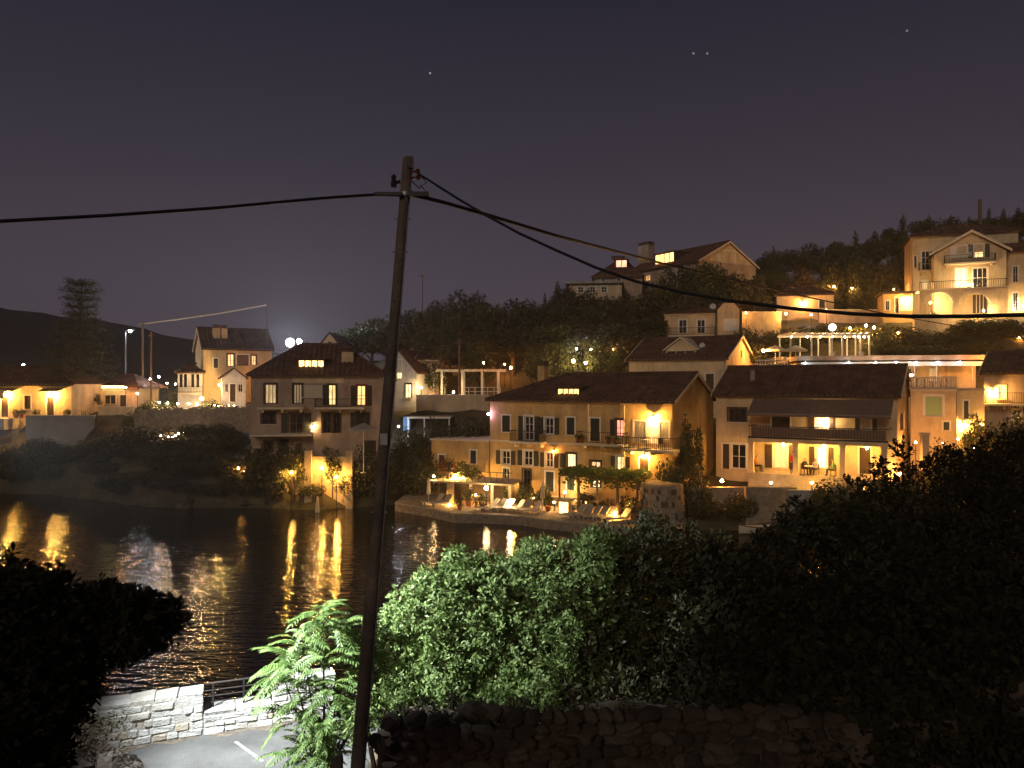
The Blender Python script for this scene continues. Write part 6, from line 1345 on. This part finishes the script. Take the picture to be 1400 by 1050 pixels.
# ------------------------------------------------------------------ near foliage
def lum(lst, sq=.9):
    L = []; q = random.Random(len(lst)*7+int(lst[0][0]))
    for px, py, D, r in lst:
        c = W(px, py, D); R = r*D/F; L.append((*c, R, R, R*sq))
        for k in range(6):                                # sprigs that break the outline
            d = Vector((q.gauss(0, 1), q.gauss(0, 1)-.3, q.gauss(0, .8)+.5)).normalized(); s = R*q.uniform(.18, .34); p = c+d*R*q.uniform(.85, 1.08); L.append((*p, s, s, s*q.uniform(.8, 1.3)))
    return L
def bush(name, label, lumps, n, k, size, m, base, cat='shrub', aspect=.42, lo=.6, stems=5, group=None, rx=0):
    L = lum(lumps); cx = sum(l[0] for l in L)/len(L); cy = sum(l[1] for l in L)/len(L)
    o = thing(name, label, cat, (cx, cy, base), 0, group)
    L2 = [(l[0]-cx, l[1]-cy, l[2]-base, *l[3:]) for l in L]
    link('crown', rosettes('crown', L2, n, k, size, m, lo, aspect), o)
    mb = MB()
    for l in L2[0:(stems+3)*7:7]:
        a = Vector((rx+l[0]*.25, l[1]*.25, -.2)); c = Vector(l[:3]); mb.tube([a, a.lerp(c, .5)+Vector((.08, 0, -.1)), c, c+Vector((l[3]*.3, 0, l[5]*.5))], [.06, .045, .03, .012], 5)
    mb.build('trunk', M_BARK, o); return o
bush('large_shrub', 'large rounded green shrub lit by the street lamp behind the rubble wall', [(545, 890, 12.7, 42), (590, 850, 13.1, 62), (640, 838, 13.4, 68), (700, 835, 13.7, 78), (770, 825, 14.1, 88), (640, 905, 12.7, 65), (720, 905, 12.8, 72), (560, 940, 12.3, 38), (610, 925, 12.3, 48), (770, 900, 13.2, 62), (668, 790, 14.0, 36), (610, 808, 13.6, 34), (735, 770, 14.5, 34), (690, 950, 12.2, 40), (620, 962, 11.3, 26), (680, 968, 11.2, 28), (740, 965, 11.4, 32), (560, 968, 11.2, 22)], 10500, 11, .082, L_SHRUB, 5.6)
bush('side_shrub', 'shade darkened shrub joined to the right of the large lit shrub', [(850, 815, 14.8, 92), (820, 890, 13.6, 70), (905, 800, 15.2, 80), (960, 800, 15.6, 70), (900, 890, 14.2, 80), (870, 760, 16, 50), (960, 880, 14.6, 80), (840, 925, 13.4, 60), (800, 965, 11.6, 34), (860, 962, 12, 38), (920, 970, 12, 40)], 5200, 10, .105, L_DARK, 5.2)  # darker leaf colour stands in for lamp light fading to the right
NI = 'shade darkened scrub mass on the hillside right of the large shrub'
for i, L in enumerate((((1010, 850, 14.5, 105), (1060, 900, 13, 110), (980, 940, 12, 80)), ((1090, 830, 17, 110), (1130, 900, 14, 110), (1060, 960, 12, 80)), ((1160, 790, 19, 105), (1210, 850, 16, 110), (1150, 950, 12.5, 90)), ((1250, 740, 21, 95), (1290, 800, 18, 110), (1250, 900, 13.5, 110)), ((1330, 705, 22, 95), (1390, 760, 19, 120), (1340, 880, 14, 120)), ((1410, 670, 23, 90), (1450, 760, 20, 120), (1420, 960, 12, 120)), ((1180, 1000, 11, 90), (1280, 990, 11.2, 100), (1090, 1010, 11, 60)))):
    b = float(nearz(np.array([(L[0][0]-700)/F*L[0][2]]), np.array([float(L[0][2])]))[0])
    bush('scrub_bush', NI, L, 1500, 9, .15, L_NIGHT, b, 'bush', .5, .5, 3, 'shade darkened scrub on the right hillside')
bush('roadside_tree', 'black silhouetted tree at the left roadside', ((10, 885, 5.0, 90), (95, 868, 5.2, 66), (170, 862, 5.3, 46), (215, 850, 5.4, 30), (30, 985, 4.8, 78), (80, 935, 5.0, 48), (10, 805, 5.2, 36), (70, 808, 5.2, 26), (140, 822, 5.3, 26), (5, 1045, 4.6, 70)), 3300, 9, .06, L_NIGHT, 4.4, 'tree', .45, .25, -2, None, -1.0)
bush('wall_weeds', 'straggling weeds growing on top of the rubble wall', ((545, 985, 10.3, 20), (580, 980, 10.4, 22), (620, 978, 10.4, 20), (665, 980, 10.4, 22), (705, 982, 10.4, 20), (750, 984, 10.4, 22), (800, 982, 10.5, 24), (860, 984, 10.5, 24), (920, 986, 10.6, 24)), 700, 8, .07, L_DARK, 6.5, 'weeds', .3, .1, 1)
bush('weed_clump', 'low green weeds at the foot of the leaning pole', ((520, 960, 11.6, 30), (500, 985, 11.3, 28), (545, 965, 11.8, 26)), 260, 9, .08, L_SHRUB, 4.5, 'weeds')
# bare twiggy shrub before the parapet
tw = thing('bare_shrub', 'leafless twiggy shrub in front of the stone parapet', 'shrub', W(105, 1040, 12.2)); mb = MB(); q = random.Random(3)
for k in range(16):
    a = Vector((0, 0, -.3)); d = Vector((q.uniform(-.2, .9), q.uniform(-.2, .2), q.uniform(.35, .8))).normalized(); L = q.uniform(.7, 1.5); c = a+d*L*.5+Vector((0, 0, .05)); e_ = a+d*L
    mb.tube([a, c, e_], [.012, .008, .003], 4)
    for j in range(5):
        s = a.lerp(e_, q.uniform(.4, .95)); mb.tube([s, s+Vector((q.uniform(-.1, .25), q.uniform(-.1, .1), q.uniform(.0, .25)))], [.005, .002], 3)
mb.build('twigs', mat('dry twigs', (.10, .075, .055), .9), tw)
P, d = shellpts([(.45, 0, .55, .5, .2, .25), (.1, 0, .4, .35, .2, .3)], 500, .1); link('sparse_leaves', leaves('sparse_leaves', P, d, .06, L_NIGHT, .4), tw)

# pinnate leaved young tree: fronds are single objects sharing two meshes
def frond(n, L, lw, seed):
    r = random.Random(seed); V = []; Fc = []
    def add(p, d, nrm, l, w):
        s = d.cross(nrm).normalized(); k = len(V); V.extend([p, p+d*l*.4+s*w*.5+nrm*w*.1, p+d*l-nrm*l*.12, p+d*l*.4-s*w*.5+nrm*w*.1]); Fc.append((k, k+1, k+2, k+3))
    pts = [Vector((L*t, 0, .18*L*math.sin(t*2.6)-.22*L*t*t)) for t in [i/(n) for i in range(n+1)]]
    for i in range(2, n+1):
        p = pts[i]; t = (pts[i]-pts[i-1]).normalized(); ll = lw*(1-.45*abs(i/n-.45)*1.2)
        for s in (-1, 1): add(p, (Vector((0, s, 0))*.9+t*.5+Vector((0, 0, -.12-.15*r.random()))).normalized(), Vector((0, 0, 1)), ll*r.uniform(.85, 1.1), ll*.36)
    add(pts[-1], (pts[-1]-pts[-2]).normalized(), Vector((0, 0, 1)), lw, lw*.36)
    k = len(V); w = .006
    for i, p in enumerate(pts): V.extend([p+Vector((0, w, 0)), p+Vector((0, -w, 0))])
    Fc += [(k+2*i, k+2*i+1, k+2*i+3, k+2*i+2) for i in range(n)]
    me = bpy.data.meshes.new('frond'); me.from_pydata(V, [], Fc); me.update(); me.materials.append(L_ALT); return me
FM = [frond(13, .56, .135, i) for i in range(3)]
tb_ = Vector((-2.95, 12.1, RZ))
tips_shift = 12
o = thing('pinnate_tree', 'young bright green tree with feathery leaves beside the leaning pole', 'tree', tb_)
tips = [(430, 835, 12.2), (455, 850, 12.3), (400, 870, 12.1), (470, 880, 12.3), (385, 905, 12), (430, 900, 11.8), (490, 890, 12.5), (410, 940, 11.8), (450, 940, 11.7), (375, 925, 12.1), (395, 975, 11.9), (430, 985, 11.7), (460, 990, 11.7), (415, 1015, 11.7), (480, 960, 12.0), (500, 930, 12.4), (445, 1030, 11.7), (400, 1030, 11.9)]
st = MB(); fr_ = random.Random(8)
for i, tpx in enumerate(tips):
    t_ = W(tpx[0]+tips_shift, tpx[1], tpx[2])-tb_; mid = t_*.5+Vector((-.0, 0, .12)); st.tube([(0, 0, -.1), (t_.x*.1, t_.y*.1, t_.z*.3), mid, t_], [.035, .028, .018, .008], 5)
    for k in range(16):
        a = fr_.uniform(0, 6.28); f = link('frond', FM[fr_.randrange(3)], o, t_+Vector((fr_.uniform(-.10, .10), fr_.uniform(-.12, .12), fr_.uniform(-.2, .06))))
        s = fr_.uniform(.65, 1.05); f.scale = (s, s, s); f.rotation_euler = (fr_.uniform(-.3, .3), fr_.uniform(-.55, .35), a)
st.build('trunk', M_BARK, o)

# ------------------------------------------------------------------ faint haze volume, added so the lamps glow
hz = tag(MB().box(-560, -80, -6, 560, 600, 62).build('haze', None), kind='stuff')
m = bpy.data.materials.new('lamp glow haze'); m.use_nodes = True; t = m.node_tree; t.nodes.clear(); o_ = t.nodes.new('ShaderNodeOutputMaterial'); pv_ = t.nodes.new('ShaderNodeVolumePrincipled')
pv_.inputs['Color'].default_value = (.9, .9, .92, 1); pv_.inputs['Density'].default_value = .00042; pv_.inputs['Anisotropy'].default_value = .6; t.links.new(pv_.outputs[0], o_.inputs['Volume']); hz.data.materials.append(m)
